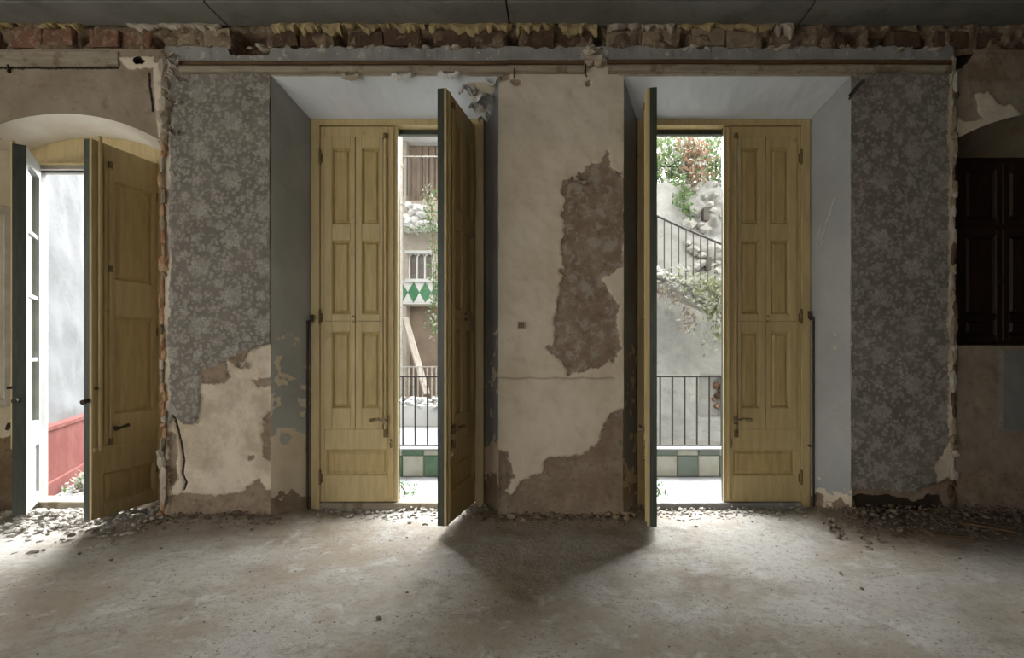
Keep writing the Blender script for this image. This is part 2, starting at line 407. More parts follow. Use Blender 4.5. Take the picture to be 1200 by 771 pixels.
def floor_z(px_, py_):
    i = int(round((px_-XL)/(XR-XL)*(P_.shape[1]-1))); j = int(round((py_-YB)/(0.42-YB)*(P_.shape[0]-1)))
    i = min(max(i, 0), P_.shape[1]-1); j = min(max(j, 0), P_.shape[0]-1)
    return float(H_[j, i])
P_, H_ = P, h

ceil_o = MB().box(XL, XR, YB, 0.42, CZ+.02, CZ+.10).build('ceiling', M['batten'])
tag(ceil_o, 'grey boarded ceiling above the broken frieze', 'ceiling', kind='structure')
xs = [XL]+[fx(p) for p in (265-335-335, 265-335, 265, 597, 937, 1272)]+[XR]
ys = [0.02, -.215, -1.4, -2.8, -4.2, -5.6, YB]
for a0, a1 in zip(xs[:-1], xs[1:]):
    for b0, b1 in zip(ys[:-1], ys[1:]):
        if a1-a0 < .1: continue
        z0 = CZ if b0 > -.1 else CZ+.008
        MB().box(a0+.006, a1-.006, b1+.004, b0-.004, z0, CZ+.018).build('board', M['ceil'], ceil_o)

wl = MB().box(XL-.1, XL, -2.6, .42, -.05, CZ+.1).box(XL-.1, XL, YB, -6.0, -.05, CZ+.1).box(XL-.1, XL, -6.0, -2.6, 3.1, CZ+.1).box(XL-.1, XL, -6.0, -2.6, -.05, .05)  # opening added out of view to bring fill light in from the left
wl = wl.build('wall_left', M['room']); tag(wl, 'plaster side wall with a wide unseen opening added for fill light', 'wall', kind='structure')
wr = MB().box(XR, XR+.1, YB, .42, -.05, CZ+.1).build('wall_right', M['room']); tag(wr, 'plain plaster side wall beyond the shuttered niche', 'wall', kind='structure')
# back wall with tall openings added for fill light from behind the camera
BO = [(-6.2, -4.2, 0.05, 3.15), (-1.5, -.5, .05, 2.7)]
m = MB(); cx = XL
for (a0, a1, z0, z1) in BO:
    m.box(cx, a0, YB-.15, YB, -.05, CZ+.1); m.box(a0, a1, YB-.15, YB, -.05, z0); m.box(a0, a1, YB-.15, YB, z1, CZ+.1); cx = a1
m.box(cx, XR, YB-.15, YB, -.05, CZ+.1)
wb = m.build('wall_back', M['room']); tag(wb, 'back wall with unseen openings added for fill light, facing the three doors', 'wall', kind='structure')

wp = MB().box(2.58, 2.68, YB, -.80, -.05, CZ+.02).build('wall_light_block', M['blockplain']); tag(wp, 'unseen partition wall added to keep light off the niche side', 'wall', kind='structure')  # partition added out of view, blocks light so the niche side stays dim
# ---- front wall: plaster faces
def facegrid(px0, px1, py0, py1, step=1.5):
    nu = int((px1-px0)/step)+1; nv = int((py1-py0)/step)+1
    PX = np.linspace(px0, px1, nu)[None, :].repeat(nv, 0); PY = np.linspace(py1, py0, nv)[:, None].repeat(nu, 1)
    return PX, PY
def toP(PX, PY, y=0.0):
    return np.stack([(PX-VX)*U, np.full(PX.shape, y), EYE+(VY-PY)*U], -1)
FN = (0, -1, 0)
NEG = lambda a: np.full(a.shape, -99.0)
def rough(PX, PY, seed, amp=3.0):
    return (fbm(PX, PY, .05, 4, seed)-.5)*amp*U

# pier beside the arched door
PX, PY = facegrid(193, 317, 74, 618)
wob = (fbm(PX, PY, .09, 3, 5)-.5)*8
cream = sdf(PX+wob, PY+wob, [(330,398),(313,404),(290,411),(285,430),(275,425),(262,420),(268,436),(258,447),(236,450),(233,496),(215,497),(203,487),(196,500),(185,520),(180,640),(330,640)])
cream = np.maximum(cream, 5-np.abs(PX-195)-6*fbm(PX, PY, .06, 3, 8)*1.0+1.5)
brown = sdfs(PX+wob, PY, [[(234,434),(262,426),(269,440),(262,449),(236,451)], [(264,420),(287,412),(284,434),(272,428)], [(180,584),(215,578),(250,582),(285,576),(302,560),(312,575),(330,572),(330,640),(180,640)], [(306,490),(317,480),(319,545),(309,535)], [(292,446),(317,441),(317,452),(300,455)], [(287,534),(296,535),(294,540),(288,539)], [(196,505),(206,510),(206,560),(196,575)]])
crack = 1.3-pline(PX, PY, [(203,487),(207,502),(211,520),(214,540),(212,556),(217,566),(214,574)])
h = rough(PX, PY, 4)-.006*sstep(cream, -2, 2)-.008*sstep(brown, -2, 2)-.02*sstep(crack, -1, 2)+.03*sstep(PY, 585, 618)*(.4+fbm(PX, PY, .06, 3, 2))
h = h + .01*sstep(-(cream+0), -2, 3)
h = np.where(PX < 199, h+.012*(fbm(PX, PY, .12, 3, 31)), h)
wpl = relief('wall_pier_left', toP(PX, PY), FN, h, {'cream': cream, 'brown': brown, 'crack': crack}, M['pierpaper'])
tag(wpl, 'grey floral wallpapered pier with peeled cream plaster beside the arched door', 'wall', kind='structure')

# pier between the two french doors
PX, PY = facegrid(584, 731, 74, 620)
wob = (fbm(PX, PY, .12, 3, 51)-.5)*6
paper = sdf(PX+wob, PY+wob, [(713,176),(714,194),(728,205),(731,214),(730,312),(705,327),(712,338),(725,358),(723,382),(727,406),(721,418),(713,422),(703,430),(677,436),(664,439),(660,426),(640,408),(649,402),(649,370),(656,334),(663,318),(656,292),(662,263),(657,252),(663,234),(658,225),(659,212),(669,207),(683,198),(694,189),(702,194),(705,183)])
brown = sdf(PX+wob, PY+wob, [(576,540),(584,527),(594,529),(602,553),(594,577),(600,580),(612,562),(634,555),(644,535),(681,533),(703,517),(709,495),(719,483),(731,481),(740,480),(740,640),(576,640)])
brown = np.maximum(brown, sdfs(PX, PY, [[(715,420),(720,418),(721,424),(716,426)], [(598,94),(607,92),(612,98),(604,101)], [(686,94),(693,93),(691,101),(687,100)], [(655,315),(661,314),(661,321),(655,320)], [(584,88),(596,86),(598,92),(586,96)]]))
crack = np.where(PX < 722, 1.1-np.abs(PY-443-.6*np.sin(PX*.2)), -9)
upper = 166-PY+8*(fbm(PX, PY, .05, 3, 3)-.5)*2
h = rough(PX, PY, 14)-.008*sstep(paper, -2, 2)-.010*sstep(brown, -2, 2)-.004*sstep(crack, 0, 1)
h = h + .035*sstep(PY, 588, 618)*(.3+fbm(PX, PY, .05, 3, 2))-.03*sstep(PY, 608, 618)
wpc = relief('wall_pier_center', toP(PX, PY), FN, h, {'paper': paper, 'brown': brown, 'crack': crack, 'upper': upper}, M['pierc'])
tag(wpc, 'cream painted pier with brown peeled patches between the two french doors', 'wall', kind='structure')

# right-hand papered pier
PX, PY = facegrid(997, 1118, 74, 616)
wob = (fbm(PX, PY, .1, 3, 61)-.5)*8
cream = np.maximum(4.5-np.abs(PX-1115)-7*fbm(PX, PY, .05, 3, 8)+2.5, sdfs(PX+wob, PY, [[(1095,545),(1112,520),(1122,560),(1100,575)], [(1054,421),(1056,420),(1057,444),(1055,444)]]))
brown = sdf(PX+wob, PY+wob, [(990,580),(1004,574),(1070,578),(1100,566),(1122,556),(1130,640),(990,640)])
crack = sdfs(PX+wob, PY+wob, [[(1000,581),(1040,580),(1075,588),(1100,578),(1110,596),(1070,606),(1030,600),(1004,596)]])
h = rough(PX, PY, 24)-.012*sstep(brown, -2, 2)-.01*sstep(crack, -2, 2)+.05*sstep(PY, 596, 616)*(.2+fbm(PX, PY, .07, 3, 2))
wpr = relief('wall_pier_right', toP(PX, PY), FN, h, {'cream': cream, 'brown': brown, 'crack': crack}, M['pierpaper'])
tag(wpr, 'dim floral wallpapered pier beside the dark shuttered niche', 'wall', kind='structure')

# arch helpers
def arc(xp, c, hw, rise, spring):
    R = (hw*hw+rise*rise)/(2*rise); d = np.clip(np.abs(xp-c), 0, hw)
    return spring + (np.sqrt(R*R-d*d)-(R-rise))          # height above floor in photo px
def topwall(name, px0, px1, low_fn, top_py, seed, attrs_fn, mat, label, step=1.5):
    nu = int((px1-px0)/step)+1
    xp = np.linspace(px0, px1, nu); low = 615-low_fn(xp)  # py of lower edge
    nv = int((low.max()-top_py)/step)+2
    v = np.linspace(0, 1, nv)[:, None]
    PX = xp[None, :].repeat(nv, 0); PY = low[None, :]*(1-v)+top_py*v
    a, dh = attrs_fn(PX, PY)
    o = relief(name, toP(PX, PY), FN, rough(PX, PY, seed)*(.2+.8*np.minimum(1, v*6))+dh, a, mat)
    return tag(o, label, 'wall', kind='structure')
AC, AHW = 73.0, 120.0
def low_arch_a(xp): return np.where(np.abs(xp-AC) < AHW, arc(xp, AC, AHW, 35, 447), 447)
def attr_a(PX, PY):
    cream = sdfs(PX, PY, [[(180,75),(196,70),(200,175),(186,160),(181,110)], [(140,68),(180,66),(182,80),(150,82)]])
    crack = np.maximum(5.5-np.hypot(PX-162, (PY-71)*1.15), sdf(PX, PY, [(160,68),(172,72),(168,76),(160,75)]))
    crack = np.maximum(crack, np.where(PX < 140, 1.3-np.abs(PY-79.5), -9))
    crack = np.maximum(crack, 1.5-pline(PX, PY, [(175,86),(177,110),(179,130)]))
    return {'cream': cream, 'grey': NEG(PX), 'brown': NEG(PX), 'crack': crack}, -.07*sstep(crack, 1, 4)+.008*sstep(cream, -2, 2)
wa = topwall('wall_arch_left', -460, 197, low_arch_a, 58, 33, attr_a, M['oldwall'], 'stained brown wall over the white arch of the left doorway')
# left of the arched door (outside the frame), closes the room
PX, PY = facegrid(-460, AC-AHW, 167, 618, 6)
o = relief('wall_front_left', toP(PX, PY), FN, rough(PX, PY, 35), {'cream': NEG(PX), 'grey': NEG(PX), 'brown': NEG(PX), 'crack': NEG(PX)}, M['oldwall'])
tag(o, 'stained brown wall face on the far side of the arched door', 'wall', kind='structure')

DC, DHW = 1241.0, 124.0
def low_arch_d(xp): return np.where(np.abs(xp-DC) < DHW, arc(xp, DC, DHW, 34, 450), 450)
def attr_d(PX, PY):
    wob = (fbm(PX, PY, .1, 3, 71)-.5)*10
    cream = sdfs(PX+wob, PY+wob, [[(1143,112),(1160,108),(1172,124),(1186,122),(1196,136),(1210,150),(1120,162),(1122,140),(1150,138)], [(1146,60),(1160,58),(1168,66),(1150,70)]])
    brown = sdfs(PX+wob, PY, [[(1112,58),(1260,52),(1290,90),(1118,96)]])
    crack = sdfs(PX+wob, PY, [[(1110,55),(1138,52),(1140,64),(1128,78),(1114,84)]])
    return {'cream': cream, 'grey': NEG(PX), 'brown': brown, 'crack': crack}, .006*sstep(cream, -2, 2)-.03*sstep(crack, -2, 4)
wd = topwall('wall_niche_right', 1116, 1560, low_arch_d, 58, 37, attr_d, M['oldwall'], 'patchy brown plaster wall above the dark shuttered window niche')
PX, PY = facegrid(1116, 1560, 405, 616, 2)
wob = (fbm(PX, PY, .1, 3, 81)-.5)*8
grey = sdf(PX, PY, [(1173,411),(1300,411),(1300,505),(1173,505)])
brown = sdf(PX+wob, PY+wob, [(1110,560),(1150,548),(1190,556),(1300,540),(1570,540),(1570,640),(1110,640)])
crack = np.maximum(.3-np.abs(PY-506)+np.where(PX > 1172, 0, -9), .3-np.abs(PX-1172.5)+np.where((PY > 405) & (PY < 507), 0, -9))
cream = np.where(PX < 1172, sdf(PX+wob, PY+wob, [(1122,407),(1180,407),(1178,500),(1130,520)])-4, -9)
h = rough(PX, PY, 39)+.006*sstep(grey, -1, 1)-.05*sstep(PY, 598, 606)*(fbm(PX, PY, .05, 2, 3))
ws = relief('wall_niche_below', toP(PX, PY), FN, h, {'cream': NEG(PX), 'grey': grey, 'brown': brown, 'crack': crack}, M['oldwall'])
tag(ws, 'stained wall below the shuttered niche with a grey painted square', 'wall', kind='structure')
PX, PY = facegrid(DC+DHW, 1560, 165, 405, 6)
o = relief('wall_front_right', toP(PX, PY), FN, rough(PX, PY, 40), {'cream': NEG(PX), 'grey': NEG(PX), 'brown': NEG(PX), 'crack': NEG(PX)}, M['oldwall'])
tag(o, 'brown wall face on the far side of the shuttered niche', 'wall', kind='structure')

# ---- reveals (splayed jambs and soffits)
def reveal(name, p_front0, p_front1, p_back1, p_back0, seed, fn, mat, label, res=.012, flip=False):
    a, b_, c_, d_ = [np.array(q) for q in (p_front0, p_front1, p_back1, p_back0)]
    nu = max(int(np.linalg.norm(d_-a)/res), 8)+1; nv = max(int(np.linalg.norm(b_-a)/res), 8)+1
    Pq = bil(a, d_, c_, b_, nu, nv)
    n = np.cross(d_-a, b_-a); n = n/np.linalg.norm(n)
    if flip: n = -n
    mid = Pq.reshape(-1, 3).mean(0)
    s = np.linspace(0, 1, nu)[None, :].repeat(nv, 0); t = np.linspace(0, 1, nv)[:, None].repeat(nu, 1)
    at_, h = fn(s, t, Pq)
    edge = np.minimum(1, np.minimum(s, 1-s)*8+.15)
    o = relief(name, Pq, n, (h+rough(t*400, s*60, seed, 2.0))*edge, at_, mat, flip=not flip)
    return tag(o, label, 'wall', kind='structure')
zt_f, zt_b = fz(88), bzp(141)
def jamb_fn(py_clear, seed, brown_top=575, th=.66):
    def fn(s, t, Pq):
        py = 615-t*527
        px = s*48
        w = (fbm(px, py, .06, 4, seed)-.5)*50
        cream = np.maximum(py-py_clear+w, np.where(py > 380, (fbm(px, py, .11, 4, seed+3)-th)*60, -30))
        brown = py-brown_top+(fbm(px, py, .08, 4, seed+7)-.5)*60
        return {'cream': cream, 'brown': brown}, -.005*sstep(cream, -3, 3)-.006*sstep(brown, -3, 3)+.03*sstep(py, 592, 612)
    return fn
def clean_fn(s, t, Pq): return {'cream': NEG(s), 'brown': NEG(s)}, 0*s
def opening(pxl, pxr, bl, br, tagl, tagr, nl, nr, ns, soff_fn, lm, rm, lf, rf, lab):
    reveal(nl, (fx(pxl),0,-.02), (fx(pxl),0,zt_f), (bl,KB+.01,zt_b), (bl,KB+.01,-.02), 3, lf, lm, tagl)
    reveal(nr, (fx(pxr),0,-.02), (fx(pxr),0,zt_f), (br,KB+.01,zt_b), (br,KB+.01,-.02), 5, rf, rm, tagr, flip=True)
    return reveal(ns, (fx(pxl),0,zt_f), (fx(pxr),0,zt_f), (br,KB+.01,zt_b), (bl,KB+.01,zt_b), 9, soff_fn, M['soffit'], lab, flip=True)
BL, BR = -315*U, -97*U
CL, CR = 97*U, 315*U
def soff_b(s, t, Pq):
    px = 317+t*268; w = (fbm(px, s*50, .08, 4, 3)-.5)*16
    cr = np.where(s > .12, sdf(px, s*50+w, [(545,2),(590,0),(590,40),(572,36),(556,20)]), -20)
    return {'cream': cr, 'brown': NEG(s)}, -.004*sstep(cr, -2, 2)
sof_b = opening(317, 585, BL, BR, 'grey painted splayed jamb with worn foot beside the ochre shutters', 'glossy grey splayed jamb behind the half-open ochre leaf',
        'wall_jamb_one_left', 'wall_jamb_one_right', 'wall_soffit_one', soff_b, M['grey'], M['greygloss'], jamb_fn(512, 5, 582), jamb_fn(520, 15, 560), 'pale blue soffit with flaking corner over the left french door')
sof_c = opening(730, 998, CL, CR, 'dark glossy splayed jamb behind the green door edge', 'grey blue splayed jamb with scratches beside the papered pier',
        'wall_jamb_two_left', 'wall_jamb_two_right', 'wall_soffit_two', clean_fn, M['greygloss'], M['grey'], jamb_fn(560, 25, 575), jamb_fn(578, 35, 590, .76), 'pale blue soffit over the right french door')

# arched doorway: jambs and curved intrados
AL, AR = -680*U, -500*U
afl, afr = fx(AC-AHW), fx(AC+AHW)
def jamb_a(s, t, Pq):
    py = 615-t*447
    return {'brown': py-515+(fbm(s*40, py, .07, 4, 3)-.5)*14}, 0*s
reveal('wall_jamb_arch_left', (afl,0,-.02), (afl,0,447*U), (AL,KB+.01,455*U), (AL,KB+.01,-.02), 3, jamb_a, M['whitearch'], 'white reveal with brown dado left of the arched door')
reveal('wall_jamb_arch_right', (afr,0,-.02), (afr,0,447*U), (AR,KB+.01,455*U), (AR,KB+.01,-.02), 3, jamb_a, M['whitearch'], 'white reveal behind the ochre leaf of the arched door', flip=True)
def intrados(name, c, hwf, risef, sprf, cb, hwb, riseb, sprb, mat, label):
    n = 70; t = np.linspace(-1, 1, n); k = 22
    rows = []
    for j in range(k):
        f = j/(k-1)
        zf = arc(c+t*hwf, c, hwf, risef, sprf); zb = arc(t*hwb, 0, hwb, riseb, sprb) if riseb > 0 else np.full(n, sprb)
        z = (zf*(1-f)+zb*f)*U; xw = (c+t*hwf-VX)*U*(1-f)+(cb+t*hwb)*U*f
        rows.append(np.stack([xw, np.full(n, f*(KB+.01)), z], -1))
    Pq = np.array(rows); s = np.linspace(0, 1, k)[:, None].repeat(n, 1)
    br = np.where(np.abs(t)[None, :]*np.ones((k, 1)) > .82, (fbm(t[None, :]*np.ones((k, 1))*60, s*20, .1, 3, 3)-.62)*50, -20)
    o = relief(name, Pq, (0, 0, -1), (fbm(t[None, :]*80, s*30, .1, 3, 7)-.5)*.006*np.minimum(1, s*6), {'brown': br, 'cream': br-40, 'grey': br*0-99, 'crack': br*0-99}, mat)
    return tag(o, label, 'wall', kind='structure')
intrados('wall_arch_underside', AC, AHW, 35, 447, -590, 90, 20, 455, M['whitearch'], 'white curved underside of the left door arch')
intrados('wall_niche_underside', DC, DHW, 34, 450, 584, 88, 0, 448, M['oldwall'], 'shadowed curved underside of the niche arch')
dl, dr = 496*U, 672*U
for nm, xf, xb, fl in (('wall_jamb_niche_left', fx(DC-DHW), dl, False), ('wall_jamb_niche_right', fx(DC+DHW), dr, True)):
    reveal(nm, (xf,0,210*U), (xf,0,450*U), (xb,KB+.01,448*U), (xb,KB+.01,210*U), 4, lambda s, t, Pq: ({'cream': NEG(s), 'grey': NEG(s), 'brown': NEG(s), 'crack': NEG(s)}, 0*s), M['oldwall'],
           'brown reveal of the shuttered niche, ' + ('side by the papered pier' if not fl else 'side away from the papered pier'), flip=fl)
o = MB().add([(fx(DC-DHW),0,210*U),(fx(DC+DHW),0,210*U),(dr,KB+.02,212*U),(dl,KB+.02,212*U)], [(0,1,2,3)]).build('wall_niche_sill', M['brickpale'])
tag(o, 'rough sill ledge of the shuttered niche', 'wall sill', kind='structure')

# masonry core of the front wall (exterior skin and exterior reveals)
CY0, CY1 = KB+.03, .42
m = MB()
def core(x0, x1, z0, z1, y0=.22, y1=CY1): m.box(x0, x1, y0, y1, z0, z1)
ZT = CZ+.1
ez = bzp(146)
core(XL, fx(AC-AHW)-.02, -.3, ZT); core(XL, AL+.03, -.3, ZT, CY0)
core(fx(AC+AHW)+.02, fx(317)-.02, -.3, ZT); core(AR-.03, BL+.03, -.3, ZT, CY0)
core(fx(585)+.02, fx(730)-.02, -.3, ZT); core(BR-.03, CL+.03, -.3, ZT, CY0)
core(fx(998)+.02, fx(DC-DHW)-.02, -.3, ZT); core(CR-.03, dl+.03, -.3, ZT, CY0)
core(fx(DC+DHW)+.02, XR, -.3, ZT); core(dr-.03, XR, -.3, ZT, CY0)
core(fx(DC-DHW)-.02, fx(DC+DHW)+.02, -.3, 205*U); core(fx(DC-DHW)-.02, fx(DC+DHW)+.02, 500*U, ZT); core(dl, dr, 446*U, ZT, CY0); core(dl, dr, -.3, 214*U, CY0)
core(fx(AC-AHW)-.02, fx(AC+AHW)+.02, 500*U, ZT); core(AL, AR, 436*U, ZT, CY0)
for a0, a1, p0, p1 in ((BL, BR, 317, 585), (CL, CR, 730, 998)):
    core(fx(p0)-.02, fx(p1)+.02, zt_f+.02, ZT); core(a0, a1, ez, ZT, CY0)
wc = m.build('wall_front_core', M['core']); tag(wc, 'pale rendered outer face of the front wall seen from the balcony', 'wall', kind='structure')

# ---- frieze: broken masonry course under the ceiling
PX, PY = facegrid(-460, 1560, 22, 63, 2.0)
h = -.028+(fbm(PX, PY, .07, 4, 91)-.5)*.10
hol = np.full(PX.shape, -9.0)
for hx, hy, hw_, hh_ in ((-3,52,4,7),(93,44,3,7),(182,48,6,9),(398,45,6,8),(500,46,6,8),(601,47,6,9),(702,45,5,10),(803,47,4,8),(900,48,4,6),(290,48,18,16),(1000,44,16,10),(1040,44,18,10),(1080,46,14,8)):
    hol = np.maximum(hol, np.minimum(hw_-np.abs(PX-hx), hh_-np.abs(PY-hy))+(fbm(PX, PY, .2, 2, 5)-.5)*3)
h = h-.14*sstep(hol, -1.5, 1.5)
fr = relief('wall_frieze', toP(PX, PY), FN, h, {}, M['mortar'])
tag(fr, 'broken frieze of exposed bricks and crumbling mortar under the ceiling', 'wall frieze', kind='structure')
def rock_box(name, x0, x1, z0, z1, y0, y1, mat, parent, seed, jit=.006):
    """a brick: bevelled, slightly irregular"""
    R = random.Random(seed); c = min(.008, (x1-x0)*.2, (z1-z0)*.2)
    mb = MB().cbox(x0, x1, y0, y1, z0, z1, c)
    mb.v = [(a+R.uniform(-jit, jit), b_+R.uniform(-jit, jit)*.6, c_+R.uniform(-jit, jit)) for a, b_, c_ in mb.v]
    return mb.build(name, mat, parent)
holes_x = [-90, 3, 93, 182, 290, 398, 500, 601, 702, 803, 900, 1000, 1090, 1190, 1290]
bi = 0
for a, b_ in zip(holes_x[:-1], holes_x[1:]):
    g = 8 if not (a == 290 or b_ == 290) else 20
    x0 = a+(g if a != 290 else 27); x1 = b_-(g if b_ != 290 else 21)
    nb = 2 if x1-x0 > 60 else 1
    w = (x1-x0)/nb
    for k in range(nb):
        bi += 1
        if a in (900, 1000) and k == 0: continue
        p0 = x0+k*w+1.2; p1 = x0+(k+1)*w-1.2
        mt = 'brickred' if a in (93, 3) else ('brickpale' if a in (182, 702, 803, -90) else 'brickdark')
        top = 33+rng.uniform(-2, 2); bot = 53+rng.uniform(-1.5, 2)
        yy = rng.uniform(.004, .034)
        rock_box('brick', fx(p0), fx(p1), fz(bot), fz(top), yy, yy+.09, M[mt], fr, bi, .010)
# ragged plaster remnants: top drips (yellow) and the lower torn edge (pale)
def ragged(name, px0, px1, top, low_fn, y, th, mat, parent, seed, step=3.0):
    n = max(int((px1-px0)/step), 3); vs = []; fs = []
    for i in range(n+1):
        p = px0+(px1-px0)*i/n; lo = low_fn(p)
        d = th*(.7+.6*float(vnoise(p*.13, 3.0, seed)))
        zt = fz(top); zl = fz(lo); zm = (zt+zl)/2
        vs += [(fx(p), y, zt), (fx(p), y-d*.8, zt), (fx(p), y-d, zm), (fx(p), y-d*.55, zl), (fx(p), y, zl)]
    for i in range(n):
        for k in range(4):
            a = i*5+k; fs.append((a, a+1, a+6, a+5))
    fs.append((0,4,3,2,1)); e = n*5; fs.append((e, e+1, e+2, e+3, e+4))
    return MB().add(vs, fs).build(name, mat, parent)
def nz(p, sc, seed, amp): return (float(fbm(np.array([p]), np.array([seed*1.7]), sc, 4, seed)[0])-.5)*amp
for px0, px1, mt, base, amp in ((-60,95,'yplaster',33,12),(150,258,'pplaster',33,8),(318,400,'yplaster',36,14),(402,498,'yplaster',34,12),(503,600,'yplaster',36,12),(605,700,'yplaster',35,18),(712,790,'pplaster',33,9),(795,905,'yplaster',33,10),(905,930,'pplaster',38,18)):
    ragged('plaster_remnant', px0, px1, 28, lambda p, base=base, amp=amp: base+nz(p, .16, 7, amp*1.6), .03, .045, M[mt], fr, 7)
# painted band below the frieze, with torn top edge
bandm = MB()
def band_top(p): return 57+nz(p, .11, 12, 10)
n = 330; vs = []; fs = []
for i in range(n+1):
    p = 196+(1115-196)*i/n; t = band_top(p)
    if 270 < p < 316: t = max(t, 66+nz(p, .3, 3, 6))
    vs += [(fx(p), .04, fz(t)), (fx(p), -.012-.006*float(vnoise(p*.2, 1., 3)), fz(t)), (fx(p), -.010, fz(76)), (fx(p), .04, fz(76))]
for i in range(n):
    for k in range(3):
        a = i*4+k; fs.append((a, a+4, a+5, a+1))
bo = bandm.add(vs, fs).build('trim_band', M['band']); tag(bo, 'narrow grey painted plaster band above the wooden rail', 'trim', kind='structure')
for i in range(46):
    p = rng.uniform(200, 1110); t = 56+rng.uniform(-1, 4); w = rng.uniform(3, 11)
    mb = MB(); mb.stone((fx(p), -.006, fz(t)), w*U*.75, 500+i, .4); mb.build('plaster_crumb', M['pplaster'], bo)
# lintel face between the rail and the openings (edge of the soffits)
o = MB()
for p0, p1 in ((310, 590), (725, 1003)): o.box(fx(p0), fx(p1), -.004, .05, zt_f-.004, fz(76))
o = o.build('wall_lintel', M['pplaster']); tag(o, 'plaster lintel edge over the two french doors', 'wall', kind='structure')
# wooden picture rail
tr = empty('trim_rail', (0, 0, 0)); tag(tr, 'brown and cream wooden moulding rail running above both french doors', 'trim', kind='structure')
def rail_seg(p0, p1, t0, t1):
    pr = [(0.0, t0), (-.022, t0), (-.030, t0+1.6), (-.030, t0+5), (-.018, t0+5.6), (-.018, t0+6.4), (-.034, t0+7), (-.038, t0+9), (-.030, t1-1.2), (-.012, t1), (0.0, t1)]
    m1 = MB(); n = 40
    def sweep(prof):
        vs = []; fs = []; k = len(prof)
        for i in range(n+1):
            p = p0+(p1-p0)*i/n
            for y_, t in prof: vs.append((fx(p), y_-.003*float(vnoise(p*.05, y_*50, 4)), fz(t+.8*float(vnoise(p*.02, 2., 6))-.4)))
        for i in range(n):
            for q in range(k-1):
                a = i*k+q; fs.append((a, a+k, a+k+1, a+1))
        fs.append(tuple(range(k))); e = n*k; fs.append(tuple(e+q for q in reversed(range(k))))
        return MB().add(vs, fs)
    sweep(pr[:5]+[(0.0, t0+5.6)]).build('upper_moulding', M['railbrown'], tr)
    sweep([(0.0, t0+5.6)]+pr[4:]).build('lower_moulding', M['railwood'], tr)
rail_seg(214, 596, 73, 87.5); rail_seg(596, 684, 72.5, 87); rail_seg(712, 1112, 72, 87)
# plaster lump that covers the rail joint and broken rosettes below the rail
for (px, py, w, hgt) in ((696,70,15,17),(206,76,9,6),(202,86,8,4)):
    mb = MB()
    for k in range(7): mb.stone((fx(px+rng.uniform(-w, w)*.5), -.012, fz(py+rng.uniform(-hgt, hgt)*.5)), w*U*.55, 900+k+int(px), .8)
    mb.build('plaster_lump', M['pplaster'], tr)
for (px, py, w) in ((412,89,12),(473,88,14),(527,86,15)):
    mb = MB(); vs = []; n = 14
    for j, (rr, dy) in enumerate(((1.0, 0.0), (.78, -.018), (.5, -.022), (.42, -.004))):
        for i in range(n+1):
            a = math.pi*i/n
            vs.append((fx(px)+math.cos(a)*w*U*rr, -.012+dy, fz(py)-.55*math.sin(a)*w*U*rr*(1+.15*rng.uniform(-1, 1))))
    fs = []
    for j in range(3):
        for i in range(n):
            a = j*(n+1)+i; fs.append((a, a+1, a+n+2, a+n+1))
    fs.append(tuple(range(3*(n+1), 4*(n+1))))
    mb.add(vs, fs).build('broken_rosette', M['flake' if px > 450 else 'pplaster'], tr)
for (px, py) in ((603, 88), (686, 86)):
    MB().tube([(fx(px), 0, fz(py-8)), (fx(px), -.03, fz(py-8)), (fx(px), -.035, fz(py+5)), (fx(px)+.006, -.05, fz(py+8))], .005, 6).build('rail_hook', M['iron'], tr)
# left wall rail
tr2 = empty('trim_rail_arch'); tag(tr2, 'flat ochre painted rail above the arched door', 'trim', kind='structure')
MB().cbox(fx(-460), fx(140), -.014, .03, fz(78.5), fz(61), .004).build('rail_board', M['railwood'], tr2)
MB().box(fx(11), fx(12.5), -.02, 0, fz(86), fz(77)).build('nail', M['iron'], tr2)

# broken partition stubs: ragged bricks and plaster at the pier edges
def stub(name, px, py0, py1, label, mats, seed, wv=7):
    e = empty(name, (fx(px), 0, 0)); tag(e, label, 'wall edge', kind='structure')
    R = random.Random(seed); py = py0
    while py < py1:
        hgt = R.uniform(6, 22); w = R.uniform(.55, 1.0)*wv
        mt = mats[R.randrange(len(mats))]
        o_ = R.uniform(-2.2, 2.2)
        mb = MB().stone((o_*U, -R.uniform(.0, .02), 0), w*U*R.uniform(.9, 1.25), R.randrange(9999), 1.0)
        zs_ = hgt*.72/(w); zc = fz(py+hgt/2)
        mb.v = [(a_, b_*.8, zc+c_*zs_) for a_, b_, c_ in mb.v]
        mb.build('brick_end' if 'brick' in mt else 'plaster_edge', M[mt], e)
        py += hgt
    return e
stub('wall_stub_left', 192, 168, 612, 'ragged broken brick edge of a removed partition by the arched door', ['brickedge', 'pplaster', 'brickedge', 'brickpale'], 3, 5)
stub('wall_stub_left_top', 193, 60, 168, 'cracked pale plaster edge above the broken brick partition stub', ['pplaster', 'pplaster', 'brickpale'], 13, 9)
stub('wall_stub_right', 1117, 58, 606, 'dim ragged plaster edge of a removed partition by the niche', ['pplaster', 'brickpale', 'brickdark'], 4, 5)

